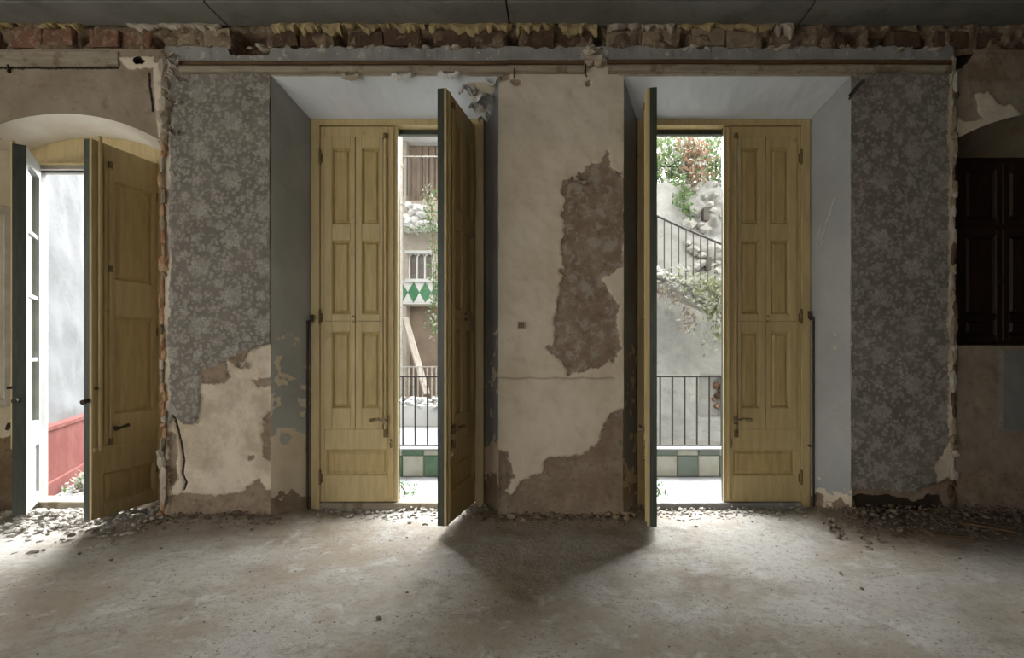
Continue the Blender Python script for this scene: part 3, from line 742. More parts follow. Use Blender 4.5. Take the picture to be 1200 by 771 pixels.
# ------------------------------------------------------------------ doors
def leaf_frame(x0, x1, z0, z1, holes, ya, yb, c=.003):
    """boards round a column of holes [(xa, xb, za, zb)...] that share xa, xb"""
    m = MB(); xa, xb = holes[0][0], holes[0][1]
    m.cbox(x0, xa, ya, yb, z0, z1, c); m.cbox(xb, x1, ya, yb, z0, z1, c)
    zs = [z0]
    for h_ in sorted(holes, key=lambda q: q[2]): zs += [h_[2], h_[3]]
    zs.append(z1)
    for i in range(0, len(zs), 2):
        if zs[i+1]-zs[i] > 1e-4: m.cbox(xa, xb, ya, yb, zs[i], zs[i+1], c)
    return m
def hinge_mesh(sg, z):
    return MB().tube([(0, -.008, z-.045), (0, -.008, z+.045)], .009, 8).tube([(0, -.008, z+.045), (0, -.008, z+.06)], [.011, .004], 8).box(0, sg*.018, -.004, .002, z-.03, z+.03)
T = .058
def make_leaf(door, hx, sg, w, z0, z1, theta, style, outer):
    """hinge at local x=hx; leaf extends along +x*sg; interior face at y=0"""
    e = .008
    lf0 = empty  # noqa
    if style == 'shutters':
        k = w/(88.0)                                   # photo px of the closed leaf (375..463) -> metres
        X = lambda p: sg*(p-375)*k
        Z = lambda p: z0+(588-p)/(588-148)*(z1-z0)
        m = MB()
        m.cbox(X(375), X(380), 0, .016, z0, z1); m.cbox(X(452), X(463), 0, .016, z0, z1)
        m.cbox(X(380), X(452), 0, .016, Z(161), z1); m.cbox(X(380), X(452), 0, .016, Z(527), Z(503)); m.cbox(X(380), X(452), 0, .016, z0, Z(557))
        m.cbox(X(380), X(382), 0, .016, Z(557), Z(527)); m.cbox(X(447), X(452), 0, .016, Z(503), Z(161))
        lf = m.build('leaf', M['yellow'], door)
        for (sx0, sx1, pa, pb) in ((380.3, 415.2, 389, 410), (415.8, 446.7, 423, 443.5)):
            for (t0, t1, rows) in ((161.1, 376.1, ((174, 263), (282, 368))), (376.3, 502.9, ((389, 478),))):
                hs = [(X(pa), X(pb), Z(q1), Z(q0)) for q0, q1 in rows]
                sh = leaf_frame(X(sx0), X(sx1), Z(t1), Z(t0), hs, -.010, .012, .0025)
                sh.build('shutter', M['yellow'], lf)
                for (xa, xb, za, zb) in hs:
                    MB().raised(xa, xb, za, zb, .006, -.008, -.003, .012, .016).build('panel', M['yellowfield'], lf)
        MB().raised(X(382), X(452), Z(557), Z(527), .010, .001, .003, .010, .02).build('panel', M['yellowfield'], lf)
        rx = X(449.5)
        MB().tube([(rx, -.006, Z(508)), (rx, -.006, Z(158))], .011, 10).build('bolt_rod', M['yellow'], lf)
        MB().cbox(X(455), X(459), -.012, .002, z0+.02, z1-.01, .004).build('astragal', M['yellow'], lf)
        hz = Z(492)
        hd = MB().tube([(rx, -.014, hz), (rx, -.045, hz)], .012, 8).tube([(rx, -.04, hz), (X(443), -.045, hz+.012), (X(434), -.046, hz+.002)], [.009, .008, .013], 8)
        hd.box(rx-.014, rx+.014, -.02, 0, hz-.03, hz+.03)
        hd.build('handle', M['brass'], lf)
        MB().tube([(rx, -.010, Z(512)), (rx, -.010, Z(503))], .014, 8).build('rod_guide', M['hinge'], lf)
        MB().tube([(rx, -.010, Z(163)), (rx, -.010, Z(157))], .014, 8).build('rod_guide', M['hinge'], lf)
        MB().tube([(X(456), -.010, Z(524)), (X(456), -.022, Z(518)), (X(456), -.010, Z(514))], .008, 6).build('catch', M['brass'], lf)
        MB().tube([(X(414), -.01, Z(377)), (X(414), -.026, Z(377))], [.008, .011], 8).build('knob', M['brass'], lf)
        MB().tube([(X(414), -.01, Z(371)), (X(414), -.024, Z(371))], [.006, .009], 8).build('knob', M['brass'], lf)
        hinges = (185, 372, 560)
        hinges = [Z(q) for q in hinges]
        px0, px1, zb0, zb1 = X(384), X(452), Z(500), Z(160)
        kick = (X(384), X(452), Z(560), Z(524))
    else:
        X = lambda t: sg*(1-t)*w                       # t from the free edge
        Z = lambda t: z1-t*(z1-z0)
        m = MB()
        m.cbox(X(.16), X(0), 0, .016, z0, z1); m.cbox(X(1), X(.92), 0, .016, z0, z1)
        rows = ((.093, .361), (.461, .727), (.884, .964))
        ts = [0, .093, .361, .461, .727, .884, .964, 1.0]
        for a, b_ in ((0, .093), (.361, .461), (.727, .884), (.964, 1.0)): m.cbox(X(.92), X(.16), 0, .016, Z(b_), Z(a))
        m.cbox(X(.31), X(.16), -.004, .016, Z(.80), Z(.04))
        lf = m.build('leaf', M['yellow'], door)
        for i, (a, b_) in enumerate(rows):
            MB().raised(X(.92), X(.31 if i < 2 else .16), Z(b_), Z(a), .012, .002, .004, .012, .03).build('panel', M['yellowfield'], lf)
        MB().tube([(X(.10), -.008, Z(.82)), (X(.10), -.008, Z(-.012))], .011, 8).build('bolt_rod', M['yellow'], lf)
        MB().tube([(X(.235), -.010, Z(.80)), (X(.235), -.010, Z(.05))], .008, 8).build('bolt_rod', M['yellow'], lf)
        for t in (.055, .335, .80): MB().tube([(X(.235), -.012, Z(t)+.02), (X(.235), -.012, Z(t)-.02)], .013, 8).build('rod_guide', M['hinge'], lf)
        MB().box(X(.02), X(.9), -.008, 0, Z(.822), Z(.812)).build('drip_ledge', M['yellow'], lf)
        hz = Z(.765)
        MB().tube([(X(.30), -.01, hz), (X(.30), -.05, hz)], .010, 8).tube([(X(.24), -.045, hz-.008), (X(.30), -.05, hz), (X(.42), -.052, hz+.012)], [.012, .009, .012], 8).build('handle', M['iron'], lf)
        MB().tube([(X(.04), -.006, Z(.655)), (X(.02), -.03, Z(.655))], .009, 6).build('catch', M['iron'], lf)
        MB().tube([(X(.02), .02, Z(.685)), (X(-.10), .012, Z(.69))], [.012, .016], 8).build('latch', M['iron'], lf)
        hinges = [Z(.1), Z(.5), Z(.9)]
        px0, px1, zb0, zb1 = X(.90), X(.14), Z(.76), Z(.04)
        kick = (X(.90), X(.14), Z(.97), Z(.83))
    # weather side: outer frame with glazing bars, panes and kick panel
    of = MB(); x0o, x1o = (0.001*sg, sg*(w-.001))
    of.box(x0o, px0, .0162, T, z0, z1); of.box(px1, x1o, .0162, T, z0, z1)
    if style == 'shutters': of.box(X(412.5), X(418.5), .0162, .034, zb0, zb1)
    if style == 'shutters': of.box(px0, px1, .0162, .03, z0+(588-381)/440*(z1-z0), z0+(588-371)/440*(z1-z0))
    nb = 4; gz = [zb0+(zb1-zb0)*i/nb for i in range(nb+1)]
    of.box(px0, px1, .0162, T, zb1, z1); of.box(px0, px1, .0162, T, kick[3], zb0); of.box(px0, px1, .0162, T, z0, kick[2])
    of.build('outer_frame', M[outer], lf)
    for i in range(1, nb): MB().box(px0, px1, .028, .05, gz[i]-.012, gz[i]+.012).build('glazing_bar', M[outer if outer != 'green' else 'green'], lf)
    for i in range(nb): MB().box(px0, px1, .034, .038, gz[i]+(.012 if i else 0), gz[i+1]-(.012 if i < nb-1 else 0)).build('pane', M['glass'], lf)
    MB().box(px0, px1, .022, .042, kick[2], kick[3]).build('kick_panel', M[outer], lf)
    if outer != 'green':
        MB().box(sg*w, sg*(w+.004), -.001, T+.002, z0, z1).build('edge_strip', M['green'], lf)
        MB().box(sg*(w-.03), sg*(w+.004), -.004, -.0005, z0, z1).build('edge_strip', M['green'], lf)
    for z in hinges: hinge_mesh(sg, z).build('hinge', M['hinge'], lf)
    lf.location = (hx, 0, 0); lf.rotation_euler = (0, 0, theta)
    return lf

def door_frame(door, xl, xr, z0, z1, head_z, fw=12*U, sill=True, mat='yellow', stop='green', sillm='railwood'):
    """fixed frame, local coords: y=0 at the frame face"""
    m = MB()
    m.cbox(xl, xl+fw, -.012, .075, 0, head_z, .003); m.cbox(xr-fw, xr, -.012, .075, 0, head_z, .003)
    m.cbox(xl+fw, xr-fw, -.012, .075, z1+.003, head_z, .003)
    m.build('frame', M[mat], door)
    MB().box(xl+fw*.4, xl+fw, .062, .12, 0, z1).build('frame_stop', M[stop], door); MB().box(xr-fw, xr-fw*.4, .062, .12, 0, z1).build('frame_stop', M[stop], door)
    MB().box(xl+fw, xr-fw, .062, .10, z1-.03, z1+.003).build('head_stop', M['green'], door)
    if sill: MB().cbox(xl+fw, xr-fw, -.018, .14, -.01, z0-.004, .006).build('threshold', M[sillm], door)

zl0, zl1 = bzp(588), bzp(148)
hw_ = (BR-BL)/2; fw = 11*U; lw = hw_-fw
def french(name, xc, th_l, th_r, label, sillm='railwood'):
    d = empty(name, (xc, KB, 0)); tag(d, label, 'door', kind='structure')
    door_frame(d, -hw_, hw_, zl0, zl1, bzp(141)+.004, fw, sillm=sillm)
    make_leaf(d, -hw_+fw, 1, lw-.001, zl0, zl1, th_l, 'shutters', 'green')
    make_leaf(d, hw_-fw, -1, lw-.001, zl0, zl1, th_r, 'shutters', 'green')
    return d
d1 = french('door_1', (BL+BR)/2, 0, math.radians(81), 'ochre panelled french door, one leaf shut and one swung towards the room')
d2 = french('door_2', (CL+CR)/2, -math.radians(98.5), 0, 'ochre panelled french door with its green edged leaf standing open edge-on', 'band')
# iron rods beside the frames
for nm, d, x, p0, p1 in (('a', d1, -hw_-.012, 376, 600), ('b', d2, hw_+.012, 372, 598)):
    MB().tube([(x, -.03, bzp(p1)), (x, -.03, bzp(p0))], .008, 8).build('shutter_rod', M['iron'], d)
    MB().tube([(x-.012, -.02, bzp(p0+2)), (x+.03*(1 if d is d1 else -1), -.035, bzp(p0)), (x+.03*(1 if d is d1 else -1), -.035, bzp(p0-7))], .012, 8).build('rod_bracket', M['iron'], d)
    MB().tube([(x-.03, -.005, bzp(p0+150)), (x-.005, -.028, bzp(p0+150))], .008, 6).build('rod_bracket', M['iron'], d)

zA0, zA1 = 15*U, (199+241)*U
ahw = 90*U; afw = 8*U; alw = ahw-afw-.001
d3 = empty('door_3', (-590*U, KB, 0)); tag(d3, 'ochre double door open under the white arch', 'door', kind='structure')
door_frame(d3, -ahw, ahw, zA0, zA1, zA1+6*U, afw, True, 'yellow', 'palepaint')
# wooden fanlight panel under the arch
n = 24; vs = []; fs = []
for i in range(n+1):
    xx = -90+180*i/n; zz = float(arc(np.array([xx]), 0, 90, 20, 455)[0])
    vs += [(xx*U, .012, (440+6)*U), (xx*U, .012, zz*U+.01), (xx*U, .05, (440+6)*U), (xx*U, .05, zz*U+.01)]
for i in range(n):
    a = i*4; fs += [(a, a+4, a+5, a+1), (a+2, a+3, a+7, a+6), (a, a+2, a+6, a+4), (a+1, a+5, a+7, a+3)]
MB().add(vs, fs).build('fanlight_panel', M['yellow'], d3)
make_leaf(d3, -ahw+afw, 1, alw, zA0, zA1, -math.radians(54), 'panels', 'palepaint')
make_leaf(d3, ahw-afw, -1, alw, zA0, zA1, math.radians(80.4), 'panels', 'green')
# panelling on the white reveal of the arched door
jl = Vector((AL-afl, KB, 0)); jn = jl.length; ja = math.atan2(jl.y, jl.x)
lin = empty('trim_reveal_panel', (afl, 0, 0), ja); tag(lin, 'pale framed panel lining on the white reveal left of the arched door', 'trim', kind='structure')
leaf_frame(.05, jn-.05, .75, 2.12, [(.10, jn-.10, .80, 2.05)], -.012, .004, .004).build('panel_frame', M['flake'], lin)

# dark shuttered window in the niche
w1 = empty('window_1', (584*U, KB, 0)); tag(w1, 'dark walnut shuttered window closed inside the arched niche', 'window', kind='structure')
zw0, zw1 = 212*U, 448*U
m = MB(); m.cbox(-88*U, -80*U, -.01, .06, zw0, zw1); m.cbox(80*U, 88*U, -.01, .06, zw0, zw1); m.cbox(-80*U, 80*U, -.01, .06, zw1-7*U, zw1); m.cbox(-80*U, 80*U, -.01, .06, zw0, zw0+6*U)
m.build('frame', M['walnut'], w1)
zt = bzp(266); MB().cbox(-80*U, 80*U, -.02, .05, zt-3*U, zt+3*U, .006).build('transom', M['walnut'], w1)
for i, (a, b_) in enumerate(((-80, -25), (-25, 30), (30, 80))):
    zr = bzp(371)
    lo = leaf_frame(a*U+.001, b_*U-.001, zw0+6*U, zt-3*U, [(a*U+8*U, b_*U-8*U, zr+3*U, zt-10*U), (a*U+8*U, b_*U-8*U, zw0+12*U, zr-3*U)], 0, .03).build('shutter', M['walnut'], w1)
    up = leaf_frame(a*U+.001, b_*U-.001, zt+3*U, zw1-7*U, [(a*U+8*U, b_*U-8*U, zt+10*U, zw1-14*U)], 0, .03).build('shutter', M['walnut'], w1)
    for q, (za, zb) in ((lo, (zr+3*U, zt-10*U)), (lo, (zw0+12*U, zr-3*U)), (up, (zt+10*U, zw1-14*U))):
        MB().raised(a*U+8*U, b_*U-8*U, za, zb, .018, .002, .006, .012, .02).build('panel', M['walnut'], q)
    MB().tube([(b_*U-.02, -.004, zr+.25), (b_*U-.02, -.03, zr+.25), (b_*U-.06, -.035, zr+.24)], .009, 8).build('handle', M['iron'], lo)

# ------------------------------------------------------------------ small things on the walls
so = empty('wall_socket', (fx(611), -.004, fz(381))); tag(so, 'small broken square socket on the cream pier', 'socket')
sm = MB(); a = 4.6*U
for (x0, x1, z0, z1) in ((-a, -a*.7, -a, a), (a*.7, a, -a, a), (-a*.7, a*.7, -a, -a*.7), (-a*.7, a*.7, a*.7, a)): sm.box(x0, x1, -.008, .004, z0, z1)
sm.build('rim', M['pplaster'], so)
MB().box(-a*.7, a*.7, -.003, .004, -a*.7, a*.7).build('plate', M['socket'], so)
for dx in (-.007, .007): MB().tube([(dx, -.003, 0), (dx, -.010, 0)], .004, 8).build('contact', M['brass'], so)

def flake(name, c, w, hgt, rot, curl, mat, parent=None, seed=0):
    R = random.Random(seed); n = 6; vs = []; fs = []
    for s_ in (0, 1):
        for j in range(n):
            for i in range(n):
                a = i/(n-1)-.5; b_ = j/(n-1)-.5
                k = 1-.35*R.random()*((i in (0, n-1)) or (j in (0, n-1))) if s_ == 0 else None
                if s_ == 0: vs.append((a*w*k, b_*hgt*k, curl*(a*a*3+b_*b_)*w))
                else:
                    q = vs[j*n+i]; vs.append((q[0], q[1], q[2]+.002))
    for s_ in (0, 1):
        for j in range(n-1):
            for i in range(n-1):
                a = s_*n*n+j*n+i; f = (a, a+1, a+n+1, a+n); fs.append(f if s_ else f[::-1])
    o = MB().add(vs, fs).build(name, mat, parent); o.location = c; o.rotation_euler = rot
    return o
for i, (px, f, w, hh_) in enumerate(((552,.22,.15,.09),(564,.35,.17,.12),(571,.62,.12,.12),(560,.72,.13,.07),(575,.18,.10,.08),(543,.12,.12,.05),(566,.52,.15,.07),(557,.5,.10,.08),(549,.36,.10,.06))):
    xx = fx(px); yy = f*KB; zz = zt_f+(zt_b-zt_f)*f-.022
    flake('paint_flake', (xx, yy, zz), w, hh_, (-.6+.3*(i % 3), .3*((i*7) % 3-1), i*.8), .55*(-1)**i, M['flake'], sof_b, i)
tf = flake('torn_paper_strip', (fx(999), -.03, fz(108)), .20, .03, (math.pi/2, -.85, .15), .12, M['batten'], None, 40)
tag(tf, 'dark torn paper strip hanging at the top of the dim papered pier', 'paper strip')
for i, (px, py, w, hh_, r) in enumerate(((203,69,.06,.05,.4),(210,78,.07,.04,-.3),(207,122,.06,.04,.5),(206,157,.05,.05,.2),(213,96,.05,.03,-.5))):
    flake('plaster_curl', (fx(px), -.03, fz(py)), w, hh_, (math.pi/2-.3, r, .3*i), .5, M['pplaster'], wpl, 60+i)
for i, (px, py, w, hh_) in enumerate(((725,205,.06,.025),(680,216,.08,.035),(672,212,.04,.05),(284,428,.05,.05))):
    flake('paint_curl', (fx(px), -.012, fz(py)), w, hh_, (math.pi/2-.35, .2*(i % 2), .1), .5, M['pplaster'], wpc if i < 3 else wpl, 80+i)
# white scratches on the grey jamb
def onjamb(px, py):                                 # point on the splayed jamb of the right french door
    t = (998-px)/51.0
    x_ = fx(998)+(CR-fx(998))*t; y_ = (KB+.01)*t
    return Vector((x_-.004, y_, EYE+(VY-py)*U*(D+y_)/D))
sc = MB()
for pts in (((979,232),(972,256),(963,288)), ((975,250),(968,262)), ((958,276),(964,262),(957,288),(963,292))):
    sc.tube([onjamb(*p) for p in pts], .0035, 5)
sc = sc.build('scratch_marks', M['flake'], bpy.data.objects['wall_jamb_two_right'])

# ------------------------------------------------------------------ rubble inside
def heap(name, n, spot, rmin, rmax, mat, label, seed, cat='rubble'):
    R = random.Random(seed); mb = MB()
    for i in range(n):
        x_, y_, z_ = spot(R)
        mb.stone((x_, y_, max(floor_z(x_, y_), -.02)+z_), R.uniform(rmin, rmax)*(1 if R.random() > .1 else 1.7), R.randrange(10**6), .6)
    o = mb.build(name, mat); tag(o, label, cat, kind='stuff'); return o
def spot_left(R):
    x_ = fx(R.uniform(-60, 196)); y_ = .38-abs(R.gauss(0, .30))
    hh = .07*max(0, 1-abs(y_+.02)/.35)*(.5+.5*math.sin(x_*5)**2)
    return x_, y_, hh*R.random()
heap('rubble_heap', 1500, spot_left, .006, .022, M['dust'], 'pale heap of plaster rubble spilling through the arched door', 1)
def spot_line(p0, p1, y0, sd, hmax):
    def f(R):
        y_ = y0-abs(R.gauss(0, sd)); return fx(R.uniform(p0, p1)), y_, hmax*R.random()*max(0, 1-(y0-y_)/(2*sd))
    return f
heap('threshold_debris', 420, spot_line(360, 580, .25, .10, .025), .004, .014, M['dust'], 'crumbs of plaster along the threshold of the left french door', 2, 'debris')
heap('threshold_debris', 420, spot_line(740, 960, .25, .10, .025), .004, .014, M['dust'], 'crumbs of plaster along the threshold of the right french door', 3, 'debris')
heap('pier_debris', 260, spot_line(190, 330, .0, .06, .025), .004, .012, M['rubbledark'], 'brown crumbs along the foot of the papered pier by the arch', 4, 'debris')
heap('pier_debris', 320, spot_line(560, 750, .03, .06, .025), .004, .013, M['rubbledark'], 'brown crumbs along the foot of the cream pier', 5, 'debris')
heap('plaster_crumbs', 110, spot_line(575, 748, .01, .03, .02), .008, .022, M['brickpale'], 'tan plaster crumbs fallen at the foot of the cream pier', 15, 'crumbs')
def spot_right(R):
    x_ = fx(R.uniform(955, 1290)); y_ = .02-abs(R.gauss(0, .17))
    return x_, y_, .07*R.random()*max(0, 1-abs(y_+.05)/.3)
heap('dark_rubble', 1300, spot_right, .005, .015, M['rubbledark'], 'dark heap of earth and rubble below the shuttered niche', 6)
def spot_floor(R): return R.uniform(-3.2, 3.2), -R.uniform(.1, 2.4), 0
heap('floor_grit', 900, spot_floor, .002, .006, M['rubbledark'], 'dark grit scattered over the dusty floor', 8, 'grit')

base_chunks = []
for i in range(6):
    base_chunks.append(MB().stone((0, 0, 0), 1.0, 40+i, .62).mesh('chunk_shape'))
def chunk(name, x_, y_, r, label, cat, group, mat, k, dz=0):
    o = bpy.data.objects.new(name, base_chunks[k % 6]); COL.objects.link(o)
    if not base_chunks[k % 6].materials: base_chunks[k % 6].materials.append(M['chunk'])
    o.material_slots[0].link = 'OBJECT'; o.material_slots[0].material = M[mat]
    o.location = (x_, y_, floor_z(x_, y_)+r*.42+dz); o.scale = (r, r*.85, r*.8); o.rotation_euler = (0, 0, k*1.3)
    tag(o, label, cat, group); return o
R = random.Random(11)
for i in range(34):
    x_ = fx(R.uniform(20, 190)); y_ = R.uniform(-.32, .12)
    chunk('plaster_chunk', x_, y_, R.uniform(.018, .036), 'pale plaster chunk in the rubble under the open arched door', 'chunk', 'plaster chunks by the arched door', 'chunk', i, .012)
for i in range(22):
    x_ = fx(R.uniform(985, 1190)); y_ = R.uniform(-.34, -.04)
    chunk('brick_chunk', x_, y_, R.uniform(.012, .026), 'dark broken brick lump in the rubble below the niche', 'chunk', 'brick lumps below the niche', 'rubbledark', i, .012)
for i in range(12):
    x_ = fx(R.uniform(400, 570)); y_ = R.uniform(-.10, .16)
    chunk('plaster_chunk', x_, y_, R.uniform(.010, .02), 'small plaster chunk before the left french door threshold', 'chunk', 'chunks before the left french door', 'chunk', i)
for i in range(10):
    x_ = fx(R.uniform(770, 930)); y_ = R.uniform(-.10, .16)
    chunk('plaster_chunk', x_, y_, R.uniform(.010, .018), 'small plaster chunk before the right french door threshold', 'chunk', 'chunks before the right french door', 'chunk', i)
for i, (px, py) in enumerate(((51,645),(131,659),(444,726),(497,619),(93,650),(1010,690),(985,672))):
    dd = EYE*620/(py-VY)*1.0                     # distance from the camera to that floor point
    y_ = dd-D; x_ = (px-VX)/620*dd
    chunk('stone_chip', x_, y_, .014 if i != 2 else .02, 'small dark stone chip lying loose on the open floor', 'chip', 'stone chips on the open floor', 'rubbledark', i)
# lath pieces in the dark rubble
for i, (px, py, ln, a, dz) in enumerate(((1112,640,.20,.05,.05),(1160,632,.26,-.45,.06),(1080,618,.16,.2,.05))):
    dd = EYE*620/(py-VY); y_ = dd-D; x_ = (px-VX)/620*dd
    o = MB().cbox(-ln/2, ln/2, -.012, .012, -.006, .006, .002).build('wood_lath', M['railbrown'])
    o.location = (x_, y_, floor_z(x_, y_)+dz); o.rotation_euler = (0, .08, a)
    tag(o, ['short brown lath lying flat in the dark rubble', 'long brown lath slanting in the rubble below the niche', 'short brown lath against the foot of the dim papered pier'][i], 'lath')

# ------------------------------------------------------------------ outside
b = NB('weathered_render', .9, .15)
c = b.tone((0.37, 0.37, 0.348), (0.28, 0.28, 0.262), 1.6, .35, .7, 6)
c = b.mix(b.math('MULTIPLY', b.smap(b.noise(5, 6, .7), .54, .70), .6), c, (0.224, 0.224, 0.205))
b.col(c); b.bump(b.noise(14, 6, .7), .6, .03); M['render'] = b.m
M['whitewall'] = simple('whitewash', (0.502, 0.502, 0.488), (0.436, 0.436, 0.416), 1.6, .9, .1, .6, 7, .04, dirt=((0.363, 0.363, 0.343), 4, .55, .5))
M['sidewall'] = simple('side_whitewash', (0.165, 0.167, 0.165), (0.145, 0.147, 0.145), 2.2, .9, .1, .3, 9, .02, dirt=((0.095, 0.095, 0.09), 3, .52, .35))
M['reddado'] = simple('red_dado', (0.12, 0.026, 0.018), (0.15, 0.045, 0.034), 4, .85, .2, .3, 30, .004, dirt=((0.409, 0.363, 0.330), 14, .66, .6))
M['ground'] = simple('outdoor_ground', (0.363, 0.350, 0.317), (0.277, 0.264, 0.231), 2, .95, .1, .6, 20, .02)
M['balfloor'] = simple('balcony_floor', (0.25, 0.25, 0.25), (0.185, 0.185, 0.18), 3, .8, .2, .4, 30, .01, dirt=((0.251, 0.244, 0.224), 14, .6, .6))
M['tilegreen'] = simple('green_tile', (0.030, 0.132, 0.056), (0.046, 0.165, 0.079), 10, .35, .5, .1)
M['tilesage'] = simple('sage_tile', (0.075, 0.135, 0.08), (0.10, 0.165, 0.10), 10, .45, .4, .1)
M['tilegreen2'] = simple('dull_green_tile', (0.132, 0.158, 0.125), (0.172, 0.191, 0.152), 10, .5, .4, .1)
M['tilecream'] = simple('cream_tile', (0.409, 0.396, 0.330), (0.343, 0.323, 0.251), 8, .4, .5, .1, dirt=((0.238, 0.251, 0.132), 8, .6, .5))
M['tilewhite'] = simple('white_tile', (0.488, 0.488, 0.462), (0.436, 0.436, 0.409), 8, .4, .5, .1)
M['railiron'] = simple('railing_iron', (0.030, 0.026, 0.024), (0.053, 0.043, 0.033), 30, .6, .4, .2)
M['palerail'] = simple('pale_railing', (0.396, 0.376, 0.343), (0.304, 0.277, 0.238), 20, .7)
M['facade'] = simple('old_facade', (0.370, 0.330, 0.277), (0.290, 0.257, 0.211), 1.2, .9, .1, .5, 10, .03, dirt=((0.238, 0.205, 0.165), 3, .52, .6))
M['brownwall'] = simple('brown_shutters', (0.238, 0.185, 0.139), (0.185, 0.142, 0.106), 3, .9, .1, .4, 20, .02)
M['darkglass'] = simple('dark_window', (0.106, 0.086, 0.073), (0.145, 0.119, 0.099), 6, .4, .5, 0)
M['stone'] = simple('rubble_stone', (0.363, 0.356, 0.330), (0.277, 0.271, 0.244), 5, .95, .1, .7, 30, .02)
M['plank'] = simple('grey_plank', (0.396, 0.356, 0.310), (0.317, 0.277, 0.231), 6, .85, .1, .3, vec=(6, 6, .8))
def leafmat(name, c1, c2):
    b = NB(name, .6, .3); b.col(b.tone(c1, c2, 9)); b.b.inputs['Subsurface Weight'].default_value = 0.0
    t = b.n('ShaderNodeBsdfTranslucent'); t.inputs[0].default_value = (*c2, 1)
    mx = b.n('ShaderNodeMixShader'); mx.inputs[0].default_value = .35
    b.L(b.b.outputs[0], mx.inputs[1]); b.L(t.outputs[0], mx.inputs[2])
    b.L(mx.outputs[0], b.nt.nodes['Material Output'].inputs['Surface']); return b.m
M['leafg'] = leafmat('green_leaf', (0.09, 0.165, 0.055), (0.16, 0.24, 0.10))
M['leafy'] = leafmat('yellow_green_leaf', (0.19, 0.22, 0.09), (0.27, 0.29, 0.15))
M['leafr'] = leafmat('rusty_leaf', (0.22, 0.125, 0.075), (0.30, 0.19, 0.13))
M['leafp'] = leafmat('pale_leaf', (0.32, 0.33, 0.27), (0.42, 0.42, 0.35))

gr = MB().box(-30, 30, -30, 40, -.5, -.36).build('ground', M['ground']); tag(gr, 'bare pale ground of the yard outside', 'ground', kind='structure')
# balcony
bal = MB().box(fx(205), 2.9, .425, 1.52, -.2, -.012).build('balcony_floor', M['balfloor']); tag(bal, 'pale dusty balcony floor beyond the french doors', 'floor', kind='structure')
YP = 1.40
ptop = at(0, 527, YP).z
par = MB().box(fx(205), 2.9, YP+.012, YP+.12, -.3, ptop).build('balcony_parapet', M['render']); tag(par, 'low tiled parapet at the balcony edge', 'parapet', kind='structure')
tw = .193; x0 = at(471.5, 0, YP).x; row = [(-.012, tw-.012), (tw-.012, ptop)]
i0 = int((fx(205)-x0)/tw)-1
for i in range(i0, 40):
    for j, (za, zb) in enumerate(row):
        a, b_ = x0+i*tw+.0015, x0+(i+1)*tw-.0015
        if a < fx(205)-.2 or b_ > 2.9: continue
        g = (i+j) % 2 != 0
        mt = ('tilesage' if a < .3 else 'tilegreen2') if g else 'tilecream'
        rock_box('tile', a, b_, za+.0015, zb-.0015, YP-.004, YP+.014, M[mt], par, i*2+j+900, .0006)
MB().box(fx(205), 2.9, YP-.02, YP+.13, ptop, ptop+.012).build('coping', M['render'], par)
rl = empty('balcony_railing', (0, YP+.05, 0)); tag(rl, 'dark iron railing with thin upright bars on the tiled parapet', 'railing')
rt, rb_ = at(0, 441, YP+.05).z, at(0, 522, YP+.05).z
MB().box(fx(205), 2.85, -.018, .018, rt-.008, rt+.006).build('top_rail', M['railiron'], rl)
MB().box(fx(205), 2.85, -.012, .012, rb_-.006, rb_+.006).build('bottom_rail', M['railiron'], rl)
bx0 = at(486.5, 0, YP+.05).x; sp = .113
bm_ = MB().tube([(0, 0, rb_), (0, 0, rt)], .0085, 6).mesh('baluster')
bm_.materials.append(M['railiron'])
for i in range(-12, 40):
    xx = bx0+i*sp
    if fx(205) < xx < 2.85:
        o = bpy.data.objects.new('baluster', bm_); COL.objects.link(o); o.parent = rl; o.location = (xx, 0, 0)
for xx in (fx(210), 0.0, 2.8): MB().box(xx-.012, xx+.012, -.012, .012, ptop+.01, rb_).build('post', M['railiron'], rl)

# foliage
def foliage(name, spots, n, size, mat, parent, seed, spread):
    R = random.Random(seed); mb = MB()
    for i in range(n):
        c_ = spots[R.randrange(len(spots))]
        p = Vector((c_[0]+R.gauss(0, spread[0]), c_[1]+R.gauss(0, spread[1]), c_[2]+R.gauss(0, spread[2])))
        s_ = size*R.uniform(.6, 1.3)
        ax = Vector((R.gauss(0, 1), R.gauss(0, 1)-.6, R.gauss(0, 1))).normalized(); u_ = ax.orthogonal().normalized(); u_.rotate(Matrix.Rotation(R.uniform(0, 6.28), 3, ax)); v_ = ax.cross(u_)
        mb.add([p-u_*s_, p+v_*s_*.45+ax*s_*.12, p+u_*s_, p-v_*s_*.45+ax*s_*.12, p], [(0, 3, 4), (3, 2, 4), (2, 1, 4), (1, 0, 4)])
    return mb.build(name, mat, parent)
def plant(name, label, cat, spots, n, size, mats, seed, spread, stems=True, group=None):
    e = empty(name, spots[0]); tag(e, label, cat, group)
    o0 = Vector(spots[0]); loc = [tuple(Vector(s_)-o0) for s_ in spots]
    for i, mt in enumerate(mats): foliage('foliage', loc, n//len(mats), size, M[mt], e, seed+i, spread)
    if stems and len(loc) > 1: MB().tube(loc, .006, 5).build('stem', M['railbrown'], e)
    return e
for nm, px, py, y_, lab in (('weed', 472, 576, .62, 'small green weed growing by the left french door threshold'), ('weed', 770, 572, .66, 'small green weed growing beside the open door edge')):
    p = at(px, py, y_); plant(nm, lab, 'weed', [(p.x, y_, 0.0), (p.x+.02, y_, .05), (p.x-.02, y_+.02, .10)], 60, .018, ['leafg'], int(px), (.05, .04, .03))

